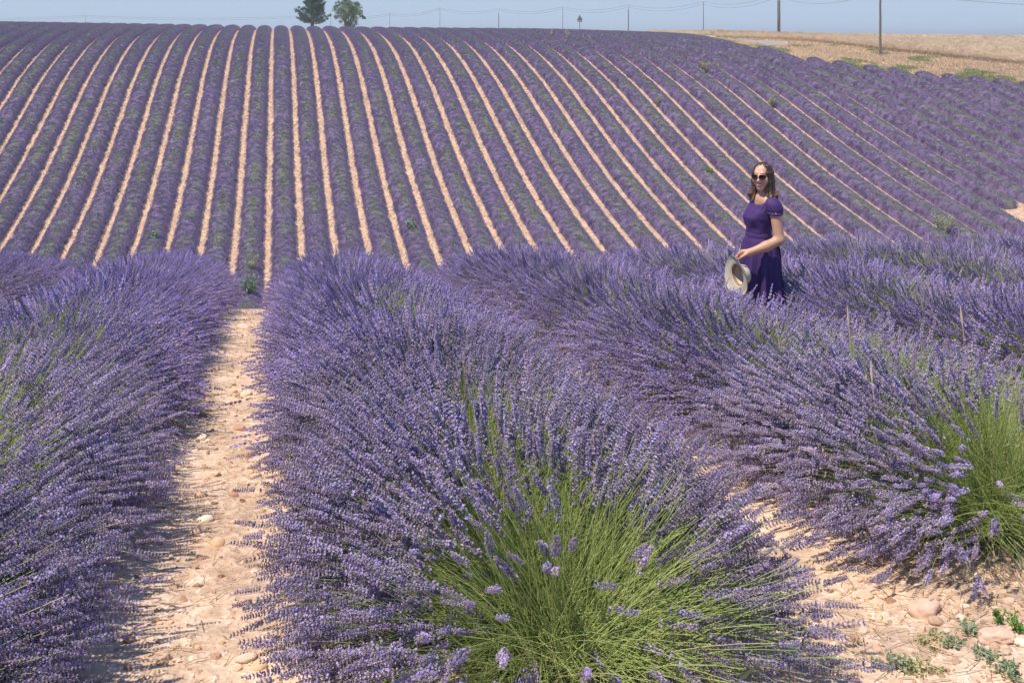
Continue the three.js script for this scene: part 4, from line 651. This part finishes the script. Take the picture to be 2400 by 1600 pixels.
    for (let i = 0; i < rows; i++) for (let j = 0; j < M; j++) { const p = i * M + j, q = i * M + (j + 1) % M; idx.push(p, q, q + M, p, q + M, p + M); }
    const g = new THREE.BufferGeometry(); g.setAttribute('position', new THREE.BufferAttribute(new Float32Array(pos), 3)); g.setIndex(idx); g.computeVertexNormals(); return g;
  };
  const cloth = std({ color: rgb(0.052, 0.020, 0.138), roughness: 0.75, side: THREE.DoubleSide }), clothDark = std({ color: rgb(0.05, 0.022, 0.14), roughness: 0.8, side: THREE.DoubleSide });
  const pleat = (th, y, d) => { const n = noise2(th * 2.2 + 4, y * 1.3) * 1.5; return d * (0.036 * Math.sin(9 * th + n * 2.4 + 1.0) + 0.010 * Math.sin(17 * th - n * 3) ) + sstep(0, 0.06, d) * 0.004 * Math.sin(40 * th + n); };
  mesh('skirt', wall(1.03, 0.50, 44, 0, pleat), cloth, t);
  mesh('bodice', wall(1.385, 1.05, 34, 0, (th, y) => 0.007 * sstep(1.22, 1.33, y) * Math.sin(24 * th + 3 * noise2(th * 3, y * 8)) * (Math.cos(th) > 0 ? 1 : 0.4) + 0.012 * (fbm(th * 2.2 + y * 5, y * 17, 3) - 0.45) * sstep(1.30, 1.22, y)), cloth, t);
  mesh('waistband', wall(1.068, 1.022, 4, 0.004, (th, y) => -0.006 * Math.pow(Math.abs(y - 1.045) / 0.023, 3)), cloth, t);
  const sleeve = (sx, sy, sz, dir) => { const g = new THREE.SphereGeometry(1, 56, 32), p = g.attributes.position; for (let i = 0; i < p.count; i++) { const y = p.getY(i), rh = Math.hypot(p.getX(i), p.getZ(i)) || 1, fat = y < 0 ? Math.pow(1 - Math.pow(Math.min(1, -y), 3.2), 1 / 3.2) / rh : 1, x = p.getX(i) * Math.min(fat, 9), z = p.getZ(i) * Math.min(fat, 9), a = Math.atan2(z, x), k = 1 + 0.085 * Math.sin(a * 13 + 2 * noise2(a * 2, y)) * sstep(0.55, -0.55, y) + 0.05 * Math.sin(a * 11) * sstep(0.5, 0.95, y); p.setXYZ(i, sx + x * k * 0.069 - y * 0.012, sy + Math.max(y, -0.96) * (y > 0 ? 0.066 : 0.073), sz + z * k * 0.065 - dir * y * 0.016); } g.computeVertexNormals(); return g; };
  mesh('sleeve', sleeve(0.066, 1.312, 0.155, 1), cloth, t); mesh('sleeve', sleeve(0.012, 1.312, -0.165, -1), cloth, t);
  const cuff = new THREE.TorusGeometry(0.0545, 0.0105, 8, 44); cuff.rotateX(Math.PI / 2 + 0.12); cuff.translate(0.0735, 1.252, 0.174); mesh('sleeve_cuff', cuff, clothDark, t);
  { const P = [V(0.085, 1.04, -0.02), V(0.125, 1.0, 0.03), V(0.147, 0.86, 0.04), V(0.150, 0.7, 0.05), V(0.142, 0.56, 0.05)], R = [0.012, 0.014, 0.013, 0.014, 0.016], g = tube(P, R, 8); mesh('sash', g, std({ color: rgb(0.012, 0.01, 0.02), roughness: 0.8 }), t); }

  // hair: a parted cap and wavy locks down to the shoulders
  reseed(321);
  const locks = [], addLock = (p, ra, rb) => { for (let i = 0; i < p.length - 1; i++) locks.push([p[i], p[i + 1], lerp(ra, rb, i / (p.length - 1)), lerp(ra, rb, (i + 1) / (p.length - 1))]); };
  for (let i = 0; i < 30; i++) {                             // from the near temple round the back to the far temple
    const q = i / 29, a = lerp(0.62, 2 * Math.PI - 0.66, q), s = Math.sin(a), f = Math.cos(a), w = rr(-1, 1), len = rr(0.20, 0.27) - 0.02 * Math.max(0, f), r = rr(0.009, 0.014), drop = H(0, 0, 0);
    const P = [H(s * 0.052, 0.088, f * 0.055 - 0.02), H(s * 0.080, 0.035, f * 0.084 - 0.020), H(s * 0.088, -0.04, f * 0.088 - 0.026), H(s * (0.088 + 0.008 * w), -0.10, f * 0.085 - 0.030)];
    const e = H(s * (0.110 + 0.024 * w), -0.09 - len * 0.28, f * 0.100 - 0.03 + 0.02 * w), e2 = H(s * (0.108 - 0.026 * w), -0.08 - len * 0.56, f * 0.098 - 0.028 - 0.02 * w);
    P.push(e, [e2[0] + 0.012, e2[1], e2[2]]); addLock(P, r, r * 0.8);
  }
  const hairF = (x, y, z) => {
    const [s, u, f] = toHead(x, y, z);
    let v = ellip(s, u, f, [0, 0.030, -0.020], [0.080, 0.0945, 0.094]);
    v = Math.max(v, -ellip(s, u, f, [0, -0.010, 0.112], [0.062, 0.088, 0.098]), -(u + 0.05));    // open over the face
    for (const [a, b, ra, rb] of locks) { if (Math.abs(y - (a[1] + b[1]) / 2) > 0.09) continue; v = smin(v, bone(x, y, z, a, b, ra, rb), 0.009); }
    v += 0.0022 * Math.sin(Math.atan2(s, f + 0.02) * 46 + 4 * noise3(x * 20, y * 14, z * 20)) + 0.003 * Math.exp(-(((s - 0.012) / 0.004) ** 2)) * (u > 0.08 ? 1 : 0);
    return Math.max(v, -(headF(x, y, z) - 0.0015) );
  };
  const hair = netMesh(hairF, [-0.16, 1.34, -0.15], [0.17, 1.685, 0.19], 0.0042);
  paint(hair, (x, y, z) => { const [s, u, f] = toHead(x, y, z), n = noise3(Math.atan2(s, f + 0.02) * 9, y * 6, 3.3), k = sstep(0.03, -0.15, u) * 0.75 + 0.25 * n, m = 0.75 + 0.5 * n; return [lerp(0.034, 0.15, k) * m, lerp(0.021, 0.082, k) * m, lerp(0.016, 0.045, k) * m]; });
  mesh('hair', hair, std({ vertexColors: true, roughness: 0.42 }), t);

  // sunglasses
  const place = (g) => { const p = g.attributes.position; for (let i = 0; i < p.count; i++) { const q = H(p.getX(i), p.getY(i), p.getZ(i)); p.setXYZ(i, ...q); } g.computeVertexNormals(); return g; };
  const sg = new THREE.Group(); sg.name = 'sunglasses'; t.add(sg);
  for (const e of [-1, 1]) {
    const sh = new THREE.Shape(); const pt = (a) => { const c = Math.cos(a), s = Math.sin(a); return [e * 0.033 + 0.0275 * Math.sign(c) * Math.pow(Math.abs(c), 0.7), 0.010 + (s > 0 ? 0.0165 : 0.021) * Math.sign(s) * Math.pow(Math.abs(s), 0.75) ]; };
    for (let i = 0; i <= 28; i++) { const q = pt(i / 28 * 6.2832); i ? sh.lineTo(...q) : sh.moveTo(...q); }
    const g = new THREE.ExtrudeGeometry(sh, { depth: 0.003, bevelEnabled: true, bevelSize: 0.0018, bevelThickness: 0.0015, bevelSegments: 2, steps: 1 }), p = g.attributes.position; for (let i = 0; i < p.count; i++) { const x = p.getX(i); p.setZ(i, p.getZ(i) + 0.101 - x * x * 5.2); }
    mesh('lens', place(g), std({ color: rgb(0.014, 0.011, 0.010), roughness: 0.12 }), sg);
    mesh('temple', place(tube([V(e * 0.062, 0.016, 0.083), V(e * 0.077, 0.016, 0.05), V(e * 0.082, 0.010, 0.0)], [0.0026, 0.0022, 0.002], 6)), std({ color: rgb(0.02, 0.015, 0.013), roughness: 0.3 }), sg);
  }
  mesh('bridge', place(tube([V(-0.009, 0.016, 0.103), V(0, 0.019, 0.106), V(0.009, 0.016, 0.103)], 0.0018, 6)), std({ color: rgb(0.5, 0.42, 0.3), roughness: 0.3, metalness: 0.8 }), sg);

  // the hat hangs from the hand by its brim, hollow side to the left and the camera
  const hc = foot.clone().add(V(-0.262, 0.742, 0.225)), hat = thing('sun_hat', 'cream wide brimmed sun hat held upside by the brim beside the purple skirt', 'hat', hc);
  hat.quaternion.setFromUnitVectors(V(0, 1, 0), V(0.94, 0.08, -0.33).normalize());
  const prof = (o) => [[0.166, -0.012], [0.150, -0.002], [0.125, 0.004], [0.098, 0.006], [0.088, 0.012], [0.085, 0.04], [0.080, 0.075], [0.070, 0.094], [0.045, 0.103], [0.0005, 0.105]].map(([a, b], i) => new THREE.Vector2(Math.max(0.0005, a - (i > 3 && i < 9 ? o : 0)), b - (i <= 3 || i >= 8 ? o : 0)));
  const outer = prof(0), inner = prof(0.003).reverse(), hg = new THREE.LatheGeometry([...inner, new THREE.Vector2(0.168, -0.0135), ...outer], 64), hp = hg.attributes.position;
  for (let i = 0; i < hp.count; i++) { const x = hp.getX(i), z = hp.getZ(i), r = Math.hypot(x, z), a = Math.atan2(z, x); if (r > 0.1) hp.setY(i, hp.getY(i) + (r - 0.1) * 0.22 * Math.sin(2 * a + 0.6)); }
  hg.computeVertexNormals(); mesh('straw_shell', hg, std({ color: rgb(0.58, 0.52, 0.435), roughness: 0.85 }), hat);
  const band = new THREE.LatheGeometry([[0.0905, 0.012], [0.0885, 0.036], [0.0845, 0.036], [0.0865, 0.012]].map(([a, b]) => new THREE.Vector2(a, b)), 48); mesh('hat_band', band, std({ color: rgb(0.30, 0.19, 0.10), roughness: 0.7 }), hat);
  const sweat = new THREE.LatheGeometry([[0.0835, 0.008], [0.0805, 0.034]].map(([a, b]) => new THREE.Vector2(a, b)), 48); mesh('inner_band', sweat, std({ color: rgb(0.34, 0.22, 0.12), roughness: 0.8, side: THREE.DoubleSide }), hat);
}
// ---------------------------------------------------------------- a bee at the front clump
{
  const d = 2.62, x = fromPx(1130, d), y = EYE - (1196 - HOR) / FL * d, t = thing('bee', 'bee hovering over the flower spikes of the front clump', 'bee', V(x, y, -d)); t.rotation.set(0, -0.5, -0.6);
  const f = (a, b, c) => { let v = ellip(a, b, c, [0.0065, -0.001, 0], [0.0075, 0.0042, 0.0042]); v = smin(v, Math.hypot(a + 0.001, b - 0.0005, c) - 0.0042, 0.002); v = smin(v, Math.hypot(a + 0.0062, b + 0.0005, c) - 0.0028, 0.001); for (const s of [-1, 1]) for (const k of [-0.0025, 0, 0.0025]) v = smin(v, bone(a, b, c, [k, -0.003, s * 0.002], [k * 1.8, -0.0085, s * 0.005], 0.0005, 0.0004), 0.0006); return v; };
  mesh('body', paint(netMesh(f, [-0.011, -0.011, -0.008], [0.017, 0.007, 0.008], 0.0006), (a) => (a < -0.0035 ? [0.05, 0.035, 0.02] : a < 0.002 ? [0.32, 0.2, 0.06] : Math.sin(a * 1900) > 0 ? [0.30, 0.18, 0.05] : [0.04, 0.03, 0.02])), std({ vertexColors: true, roughness: 0.7 }), t);
  for (const s of [-1, 1]) for (const [l, a] of [[0.011, 0.5], [0.008, -0.1]]) { const g = new THREE.SphereGeometry(1, 12, 6); g.scale(l * 0.5, 0.00012, l * 0.18); g.translate(l * 0.5, 0, 0); g.rotateY(s * (0.9 + a)); g.rotateX(-s * 0.4); g.translate(0, 0.0035, -s * 0.001); mesh('wing', g, std({ color: rgb(0.55, 0.5, 0.42), roughness: 0.3, transparent: true, opacity: 0.5 }), t); }
}
renderer.render(scene, camera);
